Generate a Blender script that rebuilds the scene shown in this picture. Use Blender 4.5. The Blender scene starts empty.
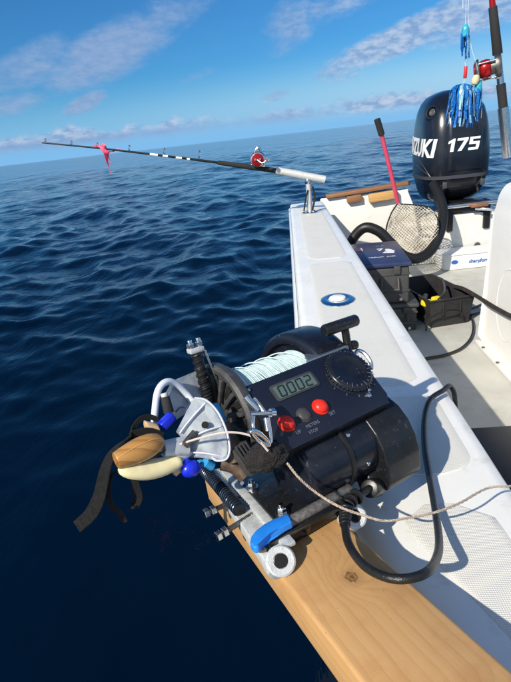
import bpy, bmesh, math, random
import numpy as np
from mathutils import Vector, Matrix, noise as mnoise
random.seed(4)
rng = np.random.default_rng(7)
C = bpy.context.scene.collection
SC = bpy.context.scene
R = math.radians

# ------------------------------------------------------------------ camera
# world: +Y runs aft along the boat, +X is inboard, z = 0 is the top of the side deck
F_PX, CX, CY = 512.0, 255.5, 341.0          # focal length and centre in photograph pixels
CAM = Vector((0, 0, 0.5))
PITCH, ROLL, YAW = R(21.6), R(6.48), R(5.2)
fw = Vector((-math.sin(YAW) * math.cos(PITCH), math.cos(YAW) * math.cos(PITCH), -math.sin(PITCH)))
rt = Vector((math.cos(YAW), math.sin(YAW), 0))
up = rt.cross(fw)
cxv = math.cos(ROLL) * rt - math.sin(ROLL) * up
cyv = math.sin(ROLL) * rt + math.cos(ROLL) * up
cam_data = bpy.data.cameras.new('camera')
cam = bpy.data.objects.new('camera', cam_data)
C.objects.link(cam)
cam.matrix_world = Matrix(((cxv.x, cyv.x, -fw.x, CAM.x), (cxv.y, cyv.y, -fw.y, CAM.y),
                           (cxv.z, cyv.z, -fw.z, CAM.z), (0, 0, 0, 1)))
cam_data.sensor_fit = 'HORIZONTAL'
cam_data.sensor_width = 36
cam_data.lens = F_PX / 511 * 36
cam_data.clip_start = 0.02
cam_data.clip_end = 40000
SC.camera = cam

# ------------------------------------------------------------------ light and sky
SUN_HEAD, SUN_EL = 36.0, 37.0                # heading the light travels to (from +Y towards +X), elevation
sd = bpy.data.lights.new('sun', 'SUN')
sd.energy = 4.8
sd.angle = R(0.55)
sd.color = (1.0, 0.92, 0.78)
sun = bpy.data.objects.new('sun', sd)
C.objects.link(sun)
tr = Vector((math.sin(R(SUN_HEAD)) * math.cos(R(SUN_EL)), math.cos(R(SUN_HEAD)) * math.cos(R(SUN_EL)), -math.sin(R(SUN_EL))))
sun.rotation_euler = tr.to_track_quat('-Z', 'Y').to_euler()
SC.view_settings.view_transform = 'Standard'
SC.view_settings.look = 'None'
SC.view_settings.gamma = 1
SC.view_settings.exposure = 0.17
SC.cycles.max_bounces = 8
SC.cycles.caustics_reflective = False
SC.cycles.caustics_refractive = False


class G:
    """small helper to write node graphs"""
    def __init__(s, tree):
        s.t = tree
        s.n = tree.nodes
        s.l = tree.links

    def node(s, typ, **kw):
        n = s.n.new(typ)
        ins = kw.pop('ins', {})
        for k, v in kw.items():
            setattr(n, k, v)
        for k, v in ins.items():
            s.put(n.inputs[k], v)
        return n

    def put(s, sock, v):
        if isinstance(v, bpy.types.NodeSocket):
            s.l.new(v, sock)
        else:
            sock.default_value = v

    def m(s, op, a, b=None, c=None, clamp=False):
        n = s.n.new('ShaderNodeMath')
        n.operation = op
        n.use_clamp = clamp
        for i, v in enumerate((a, b, c)):
            if v is not None:
                s.put(n.inputs[i], v)
        return n.outputs[0]

    def mix(s, f, a, b, blend='MIX'):
        n = s.n.new('ShaderNodeMix')
        n.data_type = 'RGBA'
        n.blend_type = blend
        s.put(n.inputs[0], f)
        s.put(n.inputs[6], a)
        s.put(n.inputs[7], b)
        return n.outputs[2]

    def ramp(s, f, lo, hi, a=0.0, b=1.0, smooth=True):
        n = s.n.new('ShaderNodeMapRange')
        n.interpolation_type = 'SMOOTHSTEP' if smooth else 'LINEAR'
        s.put(n.inputs[0], f)
        n.inputs[1].default_value = lo
        n.inputs[2].default_value = hi
        n.inputs[3].default_value = a
        n.inputs[4].default_value = b
        return n.outputs[0]

    def noise(s, vec, scale, detail=3, rough=0.5, dist=0.0):
        n = s.node('ShaderNodeTexNoise')
        s.put(n.inputs['Vector'], vec)
        n.inputs['Scale'].default_value = scale
        n.inputs['Detail'].default_value = detail
        n.inputs['Roughness'].default_value = rough
        n.inputs['Distortion'].default_value = dist
        return n.outputs['Fac']

    def mapping(s, vec, scale=(1, 1, 1), rot=(0, 0, 0), loc=(0, 0, 0)):
        n = s.node('ShaderNodeMapping')
        s.put(n.inputs[0], vec)
        n.inputs[1].default_value = loc
        n.inputs[2].default_value = rot
        n.inputs[3].default_value = scale
        return n.outputs[0]


world = bpy.data.worlds.new('World')
SC.world = world
world.use_nodes = True
g = G(world.node_tree)
g.n.clear()
sky = g.node('ShaderNodeTexSky', sky_type='NISHITA', sun_disc=False)
sky.sun_elevation = R(SUN_EL)
sky.sun_rotation = R(SUN_HEAD + 180)
sky.air_density = 1.0
sky.dust_density = 0.7
sky.ozone_density = 2.2
tc = g.node('ShaderNodeTexCoord')
sep = g.node('ShaderNodeSeparateXYZ', ins={0: tc.outputs['Generated']})
az = g.m('MULTIPLY', g.m('ARCTAN2', sep.outputs[0], sep.outputs[1]), 57.2958)
el = g.m('MULTIPLY', g.m('ARCSINE', sep.outputs[2]), 57.2958)
comb = g.node('ShaderNodeCombineXYZ', ins={0: az, 1: g.m('MULTIPLY', el, 2.2), 2: 0.0}).outputs[0]
n1 = g.noise(comb, 0.30, 7, 0.58, 0.4)
n2 = g.noise(comb, 0.8, 5, 0.6)
# clouds as directions: (azimuth, elevation, half width, half height, tilt, amount)
CLOUDS = [(-16, 8.9, 8.5, 3.0, 0.46, 1.0), (-19.2, 4.8, 2.8, 1.0, 0.45, 1.2), (-10, 11.5, 6, 2.2, 0.4, 0.6), (-26, 5.2, 4.5, 1.3, 0.2, 0.8), (11.8, 7.1, 9.5, 1.8, 0.42, 1.15),
          (18.5, 8.3, 8, 2.6, 0.3, 0.95), (-23.5, 8.2, 6, 2.4, 0.5, 0.75), (1.6, 9.5, 4, 3, 0.5, 0.65), (6, 10.8, 6, 2, 0.3, 0.6),
          (-0.4, 3.6, 2.2, 0.65, 0.2, 0.7), (7, 4.6, 3.0, 0.6, 0.3, 0.5), (-8, 6.2, 3.5, 0.8, 0.4, 0.4), (-42, 10, 9, 3.0, 0.3, 0.6), (-60, 12, 12, 4, 0.1, 0.8), (45, 12, 10, 3, 0.1, 0.8),
          (70, 9, 14, 3, 0.0, 0.8), (-90, 18, 18, 5, 0.2, 0.8), (110, 20, 20, 6, 0.2, 0.8), (150, 14, 18, 4, 0, 0.8), (-140, 15, 20, 4, 0, 0.8)]
dens = None
for a0, e0, ra, re, ti, am in CLOUDS:
    da = g.m('SUBTRACT', az, a0)
    de = g.m('SUBTRACT', g.m('SUBTRACT', el, e0), g.m('MULTIPLY', da, math.tan(ti) * 0.6))
    q = g.m('ADD', g.m('POWER', g.m('DIVIDE', g.m('ABSOLUTE', da), ra), 2.0), g.m('POWER', g.m('DIVIDE', g.m('ABSOLUTE', de), re), 2.0))
    b = g.m('MULTIPLY', g.m('SUBTRACT', 1.0, q, clamp=True), am)
    dens = b if dens is None else g.m('MAXIMUM', dens, b)
d1 = g.ramp(g.m('ADD', g.m('MULTIPLY', dens, 1.35), g.m('SUBTRACT', g.m('ADD', g.m('MULTIPLY', n1, 1.25), g.m('MULTIPLY', n2, 0.35)), 1.0)), 0.0, 1.05)
d1 = g.m('MULTIPLY', d1, g.ramp(dens, 0.0, 0.3))
# low bank of small cumulus along the horizon
bv = g.node('ShaderNodeCombineXYZ', ins={0: az, 1: g.m('MULTIPLY', el, 0.35), 2: 3.0}).outputs[0]
bank_h = g.m('ADD', 0.95, g.m('MULTIPLY', g.noise(bv, 0.36, 6, 0.62), 3.3))
bank = g.m('MULTIPLY', g.ramp(g.m('SUBTRACT', bank_h, el), 0.0, 0.7), g.ramp(el, 0.7, 1.7))
bank = g.m('MULTIPLY', bank, g.ramp(g.noise(bv, 0.11, 3), 0.36, 0.54, 0.35, 1.0))
cl = g.m('MAXIMUM', g.m('MULTIPLY', d1, 0.85), g.m('MULTIPLY', bank, 0.9), clamp=True)
haze = g.ramp(el, -1.0, 7.5, 1.0, 0.0)
rawr = g.node('ShaderNodeSeparateColor', ins={0: sky.outputs[0]}).outputs[0]
tone = g.mix(g.ramp(rawr, 3.5, 8.5), (0.17, 0.49, 0.78, 1), (0.95, 0.93, 0.90, 1))
tint = g.mix(1.0, sky.outputs[0], tone, 'MULTIPLY')
skyc = g.mix(haze, tint, (1.6, 3.75, 6.3, 1))
whiter = g.m('MAXIMUM', g.ramp(az, -2.0, 10.0, 0.15, 0.85), g.ramp(el, 1.2, 2.3, 0.0, 0.85))
whiter = g.m('MULTIPLY', whiter, g.m('MAXIMUM', g.ramp(el, 3.0, 4.2, 1.0, 0.0), g.ramp(az, -2.0, 10.0, 0.25, 1.0)))
lit = g.mix(g.m('MULTIPLY', g.ramp(n2, 0.33, 0.66), whiter), (1.65, 2.65, 4.5, 1), (4.0, 4.7, 5.8, 1))
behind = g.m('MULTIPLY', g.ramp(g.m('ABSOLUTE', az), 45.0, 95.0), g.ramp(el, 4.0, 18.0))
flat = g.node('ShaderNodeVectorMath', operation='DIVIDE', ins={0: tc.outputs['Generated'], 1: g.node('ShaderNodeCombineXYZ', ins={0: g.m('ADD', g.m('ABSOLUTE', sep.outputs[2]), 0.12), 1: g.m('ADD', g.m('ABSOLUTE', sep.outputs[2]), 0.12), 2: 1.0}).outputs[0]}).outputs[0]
field = g.m('MULTIPLY', g.ramp(g.noise(flat, 1.3, 6, 0.6), 0.42, 0.62), behind)  # unseen clouds added behind the camera to brighten the shade on deck
col = g.mix(cl, skyc, lit)
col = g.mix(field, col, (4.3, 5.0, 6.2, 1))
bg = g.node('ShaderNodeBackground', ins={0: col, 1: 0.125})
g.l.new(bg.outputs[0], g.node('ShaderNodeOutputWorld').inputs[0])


# ------------------------------------------------------------------ materials
def mat(name, col, rough=0.5, metal=0.0, var=0.0, vscale=20, bump=0.0, bscale=200, coat=0.0, spec=0.5, trans=0.0, ior=1.45,
        rvar=0.0, stretch=(1, 1, 1), dirt=None, sheen=0.0):
    m = bpy.data.materials.new(name)
    m.use_nodes = True
    g = G(m.node_tree)
    b = g.n['Principled BSDF']
    b.inputs['Base Color'].default_value = (*col, 1)
    b.inputs['Roughness'].default_value = rough
    b.inputs['Metallic'].default_value = metal
    b.inputs['Coat Weight'].default_value = coat
    b.inputs['Coat Roughness'].default_value = 0.08
    b.inputs['Specular IOR Level'].default_value = spec
    b.inputs['Transmission Weight'].default_value = trans
    b.inputs['IOR'].default_value = ior
    b.inputs['Sheen Weight'].default_value = sheen
    tc = g.node('ShaderNodeTexCoord').outputs['Object']
    v = g.mapping(tc, stretch) if stretch != (1, 1, 1) else tc
    c = None
    if var:
        f = g.noise(v, vscale, 5, 0.6)
        lo = tuple(x * (1 - var) for x in col)
        hi = tuple(min(1, x * (1 + var)) for x in col)
        c = g.mix(g.ramp(f, 0.3, 0.7), (*lo, 1), (*hi, 1))
    if dirt:
        dcol, dsc, lo, hi, amt = dirt
        f2 = g.m('MULTIPLY', g.ramp(g.noise(v, dsc, 6, 0.65), lo, hi), amt)
        c = g.mix(f2, c if c is not None else (*col, 1), (*dcol, 1))
    if c is not None:
        g.put(b.inputs['Base Color'], c)
    if rvar:
        g.put(b.inputs['Roughness'], g.m('ADD', rough - rvar, g.m('MULTIPLY', g.noise(v, vscale * 1.7, 4), 2 * rvar), clamp=True))
    if bump:
        bn = g.node('ShaderNodeBump', ins={'Height': g.noise(v, bscale, 3), 'Strength': min(1, bump), 'Distance': 0.002})
        g.put(b.inputs['Normal'], bn.outputs[0])
    m['b'] = 1
    return m


def wood(name, a, b_, scale=60, axis=1, knots=(), rough=0.55, ring=1.0, ramt=0.42):
    m = bpy.data.materials.new(name)
    m.use_nodes = True
    g = G(m.node_tree)
    bs = g.n['Principled BSDF']
    tc = g.node('ShaderNodeTexCoord').outputs['Object']
    st = [1, 1, 1]
    st[axis] = 0.07
    warp = g.noise(g.mapping(tc, tuple(1 if i != axis else 0.35 for i in range(3))), 9, 3)
    v = g.mapping(tc, tuple(st))
    sx = g.node('ShaderNodeSeparateXYZ', ins={0: tc})
    cross = g.m('ADD', sx.outputs[0 if axis != 0 else 1], g.m('MULTIPLY', sx.outputs[2], 0.9))
    t = g.m('ADD', g.m('MULTIPLY', cross, scale), g.m('MULTIPLY', warp, 5.5 * ring))
    dark = None
    for kx, ky, kr in knots:
        dx = g.m('SUBTRACT', sx.outputs[0], kx)
        dy = g.m('MULTIPLY', g.m('SUBTRACT', sx.outputs[1], ky), 0.75)
        d = g.m('SQRT', g.m('ADD', g.m('MULTIPLY', dx, dx), g.m('MULTIPLY', dy, dy)))
        k = g.ramp(d, kr * 7, 0.0)
        t = g.m('ADD', t, g.m('MULTIPLY', k, 3.0))
        wob = g.m('ADD', d, g.m('MULTIPLY', g.m('SUBTRACT', g.noise(tc, 190, 3), 0.5), kr * 1.5))
        core = g.ramp(wob, kr * 1.35, kr * 1.0)
        rings = g.m('MULTIPLY', core, g.ramp(g.m('SINE', g.m('MULTIPLY', wob, 2.4 / kr * 3.0)), -0.8, 0.8, 0.6, 1.0))
        halo = g.m('MULTIPLY', g.ramp(d, kr * 3.2, kr * 0.8), 0.3)
        kk = g.m('MAXIMUM', rings, halo)
        dark = kk if dark is None else g.m('MAXIMUM', dark, kk)
    ringf = g.ramp(g.m('FRACT', t), 0.0, 1.0, 0.0, 1.0, smooth=False)
    ringf = g.m('POWER', ringf, 2.2)
    fine = g.noise(g.mapping(tc, tuple(1 if i != axis else 0.03 for i in range(3))), 900, 4, 0.7)
    mid = g.noise(v, 40, 4)
    f = g.m('ADD', g.m('MULTIPLY', ringf, ramt), g.m('ADD', g.m('MULTIPLY', fine, 0.38), g.m('MULTIPLY', mid, 0.3)), clamp=True)
    col = g.mix(g.ramp(f, 0.25, 0.95), (*a, 1), (*b_, 1))
    blot = g.ramp(g.noise(tc, 14, 5, 0.65), 0.46, 0.72, 0, 0.5)
    col = g.mix(blot, col, (a[0] * 0.75, a[1] * 0.62, a[2] * 0.5, 1))
    spk = g.ramp(g.noise(tc, 160, 2), 0.70, 0.76, 0, 0.55)
    col = g.mix(spk, col, (b_[0] * 0.5, b_[1] * 0.45, b_[2] * 0.4, 1))
    if dark is not None:
        col = g.mix(g.m('MULTIPLY', dark, 0.85), col, (0.11, 0.045, 0.015, 1))
    g.put(bs.inputs['Base Color'], col)
    bs.inputs['Roughness'].default_value = rough
    bn = g.node('ShaderNodeBump', ins={'Height': f, 'Strength': 0.25, 'Distance': 0.0012})
    g.put(bs.inputs['Normal'], bn.outputs[0])
    return m


def nonskid_mat():
    m = bpy.data.materials.new('nonskid_gelcoat')
    m.use_nodes = True
    g = G(m.node_tree)
    b = g.n['Principled BSDF']
    tc = g.node('ShaderNodeTexCoord').outputs['Object']
    sx = g.node('ShaderNodeSeparateXYZ', ins={0: tc})
    k = 2 * math.pi / 0.0036
    a = g.m('MULTIPLY', g.m('ADD', sx.outputs[0], sx.outputs[1]), k * 0.7)
    c = g.m('MULTIPLY', g.m('SUBTRACT', sx.outputs[0], sx.outputs[1]), k * 0.7)
    h = g.m('MULTIPLY', g.m('SINE', a), g.m('SINE', c))
    hh = g.ramp(h, -0.2, 0.45)
    col = g.mix(hh, (0.69, 0.675, 0.62, 1), (0.83, 0.82, 0.775, 1))
    sm = g.ramp(g.noise(tc, 9, 5, 0.6), 0.45, 0.75, 0, 0.16)
    col = g.mix(sm, col, (0.45, 0.42, 0.36, 1))
    g.put(b.inputs['Base Color'], col)
    b.inputs['Roughness'].default_value = 0.5
    bn = g.node('ShaderNodeBump', ins={'Height': hh, 'Strength': 0.6, 'Distance': 0.0009})
    g.put(b.inputs['Normal'], bn.outputs[0])
    return m


M = dict(
    gelcoat=mat('white_gelcoat', (0.83, 0.825, 0.79), 0.3, var=0.04, vscale=6, rvar=0.06, coat=0.15, dirt=((0.50, 0.47, 0.40), 26, 0.52, 0.78, 0.5)),
    liner=mat('cockpit_gelcoat', (0.74, 0.73, 0.69), 0.45, var=0.05, vscale=4, dirt=((0.4, 0.37, 0.3), 11, 0.55, 0.8, 0.4)),
    floor=mat('floor_gelcoat', (0.53, 0.525, 0.475), 0.6, var=0.09, vscale=5, bump=0.5, bscale=500, dirt=((0.30, 0.28, 0.22), 9, 0.5, 0.75, 0.5)),
    console=mat('console_gelcoat', (0.80, 0.79, 0.76), 0.35, var=0.05, vscale=3, bump=0.1, bscale=140, dirt=((0.55, 0.52, 0.45), 6, 0.6, 0.8, 0.3)),
    hull=mat('hull_gelcoat', (0.75, 0.76, 0.77), 0.2, var=0.03, coat=0.3),
    nonskid=nonskid_mat(),
    black=mat('black_plastic', (0.010, 0.011, 0.013), 0.32, var=0.2, vscale=50, bump=0.10, bscale=900, rvar=0.08, dirt=((0.20, 0.20, 0.205), 200, 0.60, 0.74, 0.42)),
    blackgloss=mat('black_anodised', (0.009, 0.011, 0.018), 0.24, var=0.25, vscale=30, rvar=0.08, dirt=((0.24, 0.24, 0.245), 230, 0.62, 0.74, 0.42)),
    blackpanel=mat('panel_sheet', (0.008, 0.011, 0.024), 0.38, rvar=0.06, vscale=40, var=0.1, dirt=((0.24, 0.245, 0.26), 250, 0.64, 0.76, 0.40)),
    charcoal=mat('charcoal_plastic', (0.052, 0.052, 0.053), 0.5, var=0.25, vscale=60, bump=0.25, bscale=700, dirt=((0.12, 0.115, 0.11), 80, 0.58, 0.72, 0.5)),
    boxgrey=mat('grey_tool_box', (0.055, 0.056, 0.058), 0.5, var=0.12, bump=0.25, bscale=600, dirt=((0.12, 0.115, 0.1), 16, 0.6, 0.8, 0.35)),
    boxlid=mat('navy_lid', (0.028, 0.042, 0.105), 0.32, var=0.1, dirt=((0.12, 0.13, 0.16), 25, 0.6, 0.8, 0.4)),
    rubber=mat('black_rubber', (0.012, 0.012, 0.013), 0.4, bump=0.2, bscale=500),
    velcro=mat('black_webbing', (0.010, 0.0095, 0.010), 0.95, var=0.5, vscale=300, bump=0.9, bscale=1400),
    mesh=mat('black_mesh', (0.022, 0.020, 0.020), 0.9, var=0.7, vscale=900, bump=1.0, bscale=900),
    steel=mat('stainless_steel', (0.62, 0.62, 0.61), 0.2, 1.0, var=0.15, vscale=150, rvar=0.08),
    polished=mat('polished_steel', (0.72, 0.72, 0.72), 0.08, 1.0),
    darksteel=mat('dark_steel', (0.16, 0.155, 0.15), 0.42, 0.9, var=0.3, vscale=120, bump=0.3, bscale=900),
    galv=mat('cast_aluminium', (0.56, 0.58, 0.58), 0.6, 0.3, var=0.14, vscale=90, bump=0.3, bscale=420, dirt=((0.66, 0.67, 0.66), 70, 0.5, 0.7, 0.5)),
    castwhite=mat('pale_casting', (0.60, 0.61, 0.60), 0.6, 0.25, var=0.12, vscale=120, bump=0.4, bscale=500),
    hole=mat('dark_bore', (0.004, 0.004, 0.004), 0.8),
    red=mat('red_button', (0.80, 0.028, 0.014), 0.34, var=0.06),
    blue=mat('blue_plastic', (0.02, 0.24, 0.80), 0.4, var=0.12, vscale=80),
    royal=mat('royal_blue_plastic', (0.010, 0.028, 0.60), 0.3, var=0.15),
    cyan=mat('sky_blue_tube', (0.03, 0.30, 0.62), 0.35),
    braid=mat('pale_braid', (0.54, 0.70, 0.70), 0.75, var=0.12, vscale=250, bump=0.6, bscale=1500),
    braidline=mat('braid_strand', (0.58, 0.72, 0.71), 0.7),
    edge=mat('clear_edge', (0.86, 0.90, 1.0), 0.08, trans=0.2, spec=0.8, coat=0.6),
    clear=mat('clear_plastic', (0.80, 0.86, 1.0), 0.07, trans=0.46, ior=1.3, var=0.16, vscale=70, bump=0.35, bscale=70, spec=0.8, coat=0.6),
    milky=mat('milky_plastic', (0.70, 0.68, 0.72), 0.4, trans=0.3, ior=1.3),
    varnish=wood('varnished_float_wood', (0.46, 0.235, 0.065), (0.27, 0.115, 0.027), 70, 0, rough=0.25, ring=0.4),
    cork=wood('pale_cork_wood', (0.62, 0.44, 0.27), (0.45, 0.30, 0.17), 200, 0),
    cream=mat('cream_float_paint', (0.86, 0.76, 0.44), 0.45, var=0.08, vscale=60),
    lcd=mat('lcd_glass', (0.095, 0.135, 0.125), 0.2, coat=0.3),
    digit=mat('lcd_segment', (0.012, 0.022, 0.024), 0.4),
    bezel=mat('grey_bezel', (0.045, 0.05, 0.052), 0.4),
    print=mat('grey_print', (0.13, 0.145, 0.18), 0.6),
    whiteprint=mat('white_decal', (0.82, 0.82, 0.82), 0.4),
    cable=mat('black_cable', (0.012, 0.013, 0.013), 0.36, var=0.3, vscale=80, bump=0.3, bscale=500, dirt=((0.10, 0.11, 0.08), 60, 0.6, 0.75, 0.3)),
    twine=mat('tan_twine', (0.50, 0.41, 0.33), 0.85, var=0.4, vscale=500, bump=0.7, bscale=1500),
    cowl=mat('engine_cowl', (0.007, 0.009, 0.015), 0.22, coat=0.25, var=0.2, vscale=8, rvar=0.05, dirt=((0.05, 0.055, 0.06), 28, 0.62, 0.8, 0.3)),
    cowltrim=mat('grey_trim', (0.06, 0.065, 0.075), 0.35),
    brownwood=wood('brown_rail_wood', (0.30, 0.15, 0.07), (0.17, 0.075, 0.033), 90, 0),
    yellowwood=wood('yellow_block_wood', (0.62, 0.37, 0.13), (0.45, 0.24, 0.075), 90, 0),
    plank=wood('pine_plank', (0.60, 0.35, 0.145), (0.41, 0.215, 0.08), 85, 1, knots=((0.062, -0.038, 0.0052), (0.085, -0.235, 0.006)), ring=0.6, ramt=0.22),
    pink=mat('pink_handle', (0.66, 0.07, 0.13), 0.35, var=0.1),
    net=mat('beige_net_cord', (0.52, 0.46, 0.36), 0.85, var=0.15),
    foam=mat('white_foam_box', (0.80, 0.80, 0.78), 0.55, var=0.04),
    ribbon=mat('pink_ribbon', (0.85, 0.10, 0.20), 0.5),
    rodblack=mat('black_rod_blank', (0.015, 0.016, 0.018), 0.3),
    foamgrip=mat('dark_foam_grip', (0.022, 0.022, 0.024), 0.85, bump=0.3),
    redreel=mat('red_reel', (0.42, 0.012, 0.012), 0.22, 0.5),
    lureblue=mat('blue_lure_skirt', (0.012, 0.16, 0.55), 0.25, var=0.5, vscale=160, trans=0.15),
    lurepale=mat('pale_lure_skirt', (0.28, 0.55, 0.72), 0.25, var=0.4, vscale=160, trans=0.2),
    lurehead=mat('lure_head', (0.04, 0.40, 0.55), 0.2, var=0.3, vscale=90),
    yellow=mat('yellow_plastic', (0.85, 0.62, 0.02), 0.4),
    nylon=mat('clear_line', (0.75, 0.80, 0.85), 0.3),
    tan=mat('tan_float', (0.62, 0.55, 0.36), 0.5),
    bootred=mat('red_bead', (0.6, 0.03, 0.03), 0.3),
    bluedecal=mat('blue_decal', (0.03, 0.12, 0.42), 0.4),
    reddecal=mat('red_decal', (0.55, 0.12, 0.13), 0.5),
    bin=mat('black_bin', (0.030, 0.030, 0.032), 0.55, var=0.2, bump=0.3, bscale=400, dirt=((0.10, 0.1, 0.09), 20, 0.6, 0.8, 0.4)),
)

# ------------------------------------------------------------------ geometry helpers


def ray(px, py):
    return (fw + cxv * ((px - CX) / F_PX) - cyv * ((py - CY) / F_PX)).normalized()


def hit(px, py, p0, n):
    d = ray(px, py)
    return CAM + d * ((Vector(p0) - CAM).dot(n) / d.dot(n))


def atz(px, py, z):
    return hit(px, py, (0, 0, z), Vector((0, 0, 1)))


def aty(px, py, y):
    return hit(px, py, (0, y, 0), Vector((0, 1, 0)))


def atx(px, py, x):
    return hit(px, py, (x, 0, 0), Vector((1, 0, 0)))


def add_verts(bm, co, faces):
    vs = [bm.verts.new(c) for c in co]
    fs = []
    for f in faces:
        try:
            fs.append(bm.faces.new([vs[i] for i in f]))
        except ValueError:
            pass
    return vs, fs


def box(bm, c, s, rot=None, bev=0.0, seg=2):
    c = Vector(c)
    rot = rot or Matrix.Identity(3)
    co = [c + rot @ Vector((x * s[0] / 2, y * s[1] / 2, z * s[2] / 2)) for x in (-1, 1) for y in (-1, 1) for z in (-1, 1)]
    vs, fs = add_verts(bm, co, [(0, 1, 3, 2), (4, 6, 7, 5), (0, 4, 5, 1), (2, 3, 7, 6), (0, 2, 6, 4), (1, 5, 7, 3)])
    if bev:
        es = list({e for f in fs for e in f.edges})
        bmesh.ops.bevel(bm, geom=es, offset=bev, segments=seg, affect='EDGES', profile=0.5)
    return bm


def basis(axis, ref=None):
    z = Vector(axis).normalized()
    ref = Vector(ref) if ref is not None else (Vector((0, 0, 1)) if abs(z.z) < 0.9 else Vector((1, 0, 0)))
    x = (ref - z * ref.dot(z)).normalized()
    return x, z.cross(x), z


def lathe(bm, o, axis, prof, n=32, closed=False, ref=None, arc=None):
    """prof: list of (height, radius); closed = ring profile; arc=(a0,a1) for part turns"""
    o = Vector(o)
    x, y, z = basis(axis, ref)
    rows = []
    full = arc is None
    cnt = n if full else n + 1
    for h, r in prof:
        if r < 1e-7:
            rows.append([bm.verts.new(o + z * h)])
        else:
            row = []
            for k in range(cnt):
                a = 2 * math.pi * k / n if full else arc[0] + (arc[1] - arc[0]) * k / n
                row.append(bm.verts.new(o + z * h + (x * math.cos(a) + y * math.sin(a)) * r))
            rows.append(row)
    m = len(rows)
    for i in range(m if closed else m - 1):
        a, b = rows[i], rows[(i + 1) % m]
        for k in range(n):
            k2 = (k + 1) % n if full else k + 1
            try:
                if len(a) == 1 and len(b) == 1:
                    continue
                if len(a) == 1:
                    bm.faces.new((a[0], b[k2], b[k]))
                elif len(b) == 1:
                    bm.faces.new((a[k], a[k2], b[0]))
                else:
                    bm.faces.new((a[k], a[k2], b[k2], b[k]))
            except ValueError:
                pass
    if not full:
        for idx in (0, -1):
            ring = [r_[idx] for r_ in rows if len(r_) > 1]
            if closed and len(ring) > 2:
                try:
                    bm.faces.new(ring)
                except ValueError:
                    pass
    return bm


def cyl(bm, p0, p1, r0, r1=None, n=24, bev=0.0):
    p0, p1 = Vector(p0), Vector(p1)
    r1 = r0 if r1 is None else r1
    h = (p1 - p0).length
    if bev:
        b = bev
        pr = [(0, 0), (0, r0 - b), (b * 0.3, r0 - b * 0.3), (b, r0), (h - b, r1), (h - b * 0.3, r1 - b * 0.3), (h, r1 - b), (h, 0)]
    else:
        pr = [(0, 0), (0, r0), (h, r1), (h, 0)]
    return lathe(bm, p0, p1 - p0, pr, n)


def smooth_path(pts, k=6):
    P = [Vector(p) for p in pts]
    if len(P) < 3:
        return P
    out = []
    for i in range(len(P) - 1):
        p0 = P[i - 1] if i else P[0] * 2 - P[1]
        p1, p2 = P[i], P[i + 1]
        p3 = P[i + 2] if i + 2 < len(P) else P[-1] * 2 - P[-2]
        for j in range(k):
            t = j / k
            out.append(0.5 * ((2 * p1) + (-p0 + p2) * t + (2 * p0 - 5 * p1 + 4 * p2 - p3) * t * t + (-p0 + 3 * p1 - 3 * p2 + p3) * t ** 3))
    out.append(P[-1])
    return out


def frames(P, ref=None):
    T = []
    for i in range(len(P)):
        a = P[max(0, i - 1)]
        b = P[min(len(P) - 1, i + 1)]
        T.append((b - a).normalized())
    x, _, _ = basis(T[0], ref)
    fr = []
    for t in T:
        x = (x - t * x.dot(t))
        x = x.normalized() if x.length > 1e-6 else basis(t)[0]
        fr.append((x.copy(), t.cross(x), t))
    return fr


def tube(bm, pts, r, n=8, k=6, closed=False, caps=True):
    P = smooth_path(pts, k) if k else [Vector(p) for p in pts]
    fr = frames(P)
    rows = []
    for i, p in enumerate(P):
        rr = r(i / (len(P) - 1)) if callable(r) else r
        x, y, _ = fr[i]
        rows.append([bm.verts.new(p + (x * math.cos(2 * math.pi * j / n) + y * math.sin(2 * math.pi * j / n)) * rr) for j in range(n)])
    m = len(rows)
    for i in range(m if closed else m - 1):
        a, b = rows[i], rows[(i + 1) % m]
        for j in range(n):
            bm.faces.new((a[j], a[(j + 1) % n], b[(j + 1) % n], b[j]))
    if caps and not closed:
        bm.faces.new(rows[0][::-1])
        bm.faces.new(rows[-1])
    return bm


def strip(bm, pts, w, th, wdir, k=6):
    """flat ribbon along pts; w may be callable, wdir = width direction (callable or vector)"""
    P = smooth_path(pts, k)
    rows = []
    for i, p in enumerate(P):
        t = (P[min(i + 1, len(P) - 1)] - P[max(i - 1, 0)]).normalized()
        f = i / (len(P) - 1)
        wd = Vector(wdir(f) if callable(wdir) else wdir)
        wd = (wd - t * wd.dot(t)).normalized()
        nn = t.cross(wd)
        ww = (w(f) if callable(w) else w) / 2
        rows.append([bm.verts.new(p + wd * a * ww + nn * b * th / 2) for a, b in ((-1, -1), (1, -1), (1, 1), (-1, 1))])
    for i in range(len(rows) - 1):
        for j in range(4):
            bm.faces.new((rows[i][j], rows[i][(j + 1) % 4], rows[i + 1][(j + 1) % 4], rows[i + 1][j]))
    bm.faces.new(rows[0][::-1])
    bm.faces.new(rows[-1])
    return bm


def helix(p0, p1, r, turns, per=12, r1=None):
    p0, p1 = Vector(p0), Vector(p1)
    x, y, z = basis(p1 - p0)
    N = int(turns * per)
    out = []
    for i in range(N + 1):
        a = 2 * math.pi * i / per
        rr = r if r1 is None else r + (r1 - r) * i / N
        out.append(p0 + (p1 - p0) * (i / N) + (x * math.cos(a) + y * math.sin(a)) * rr)
    return out


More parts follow.
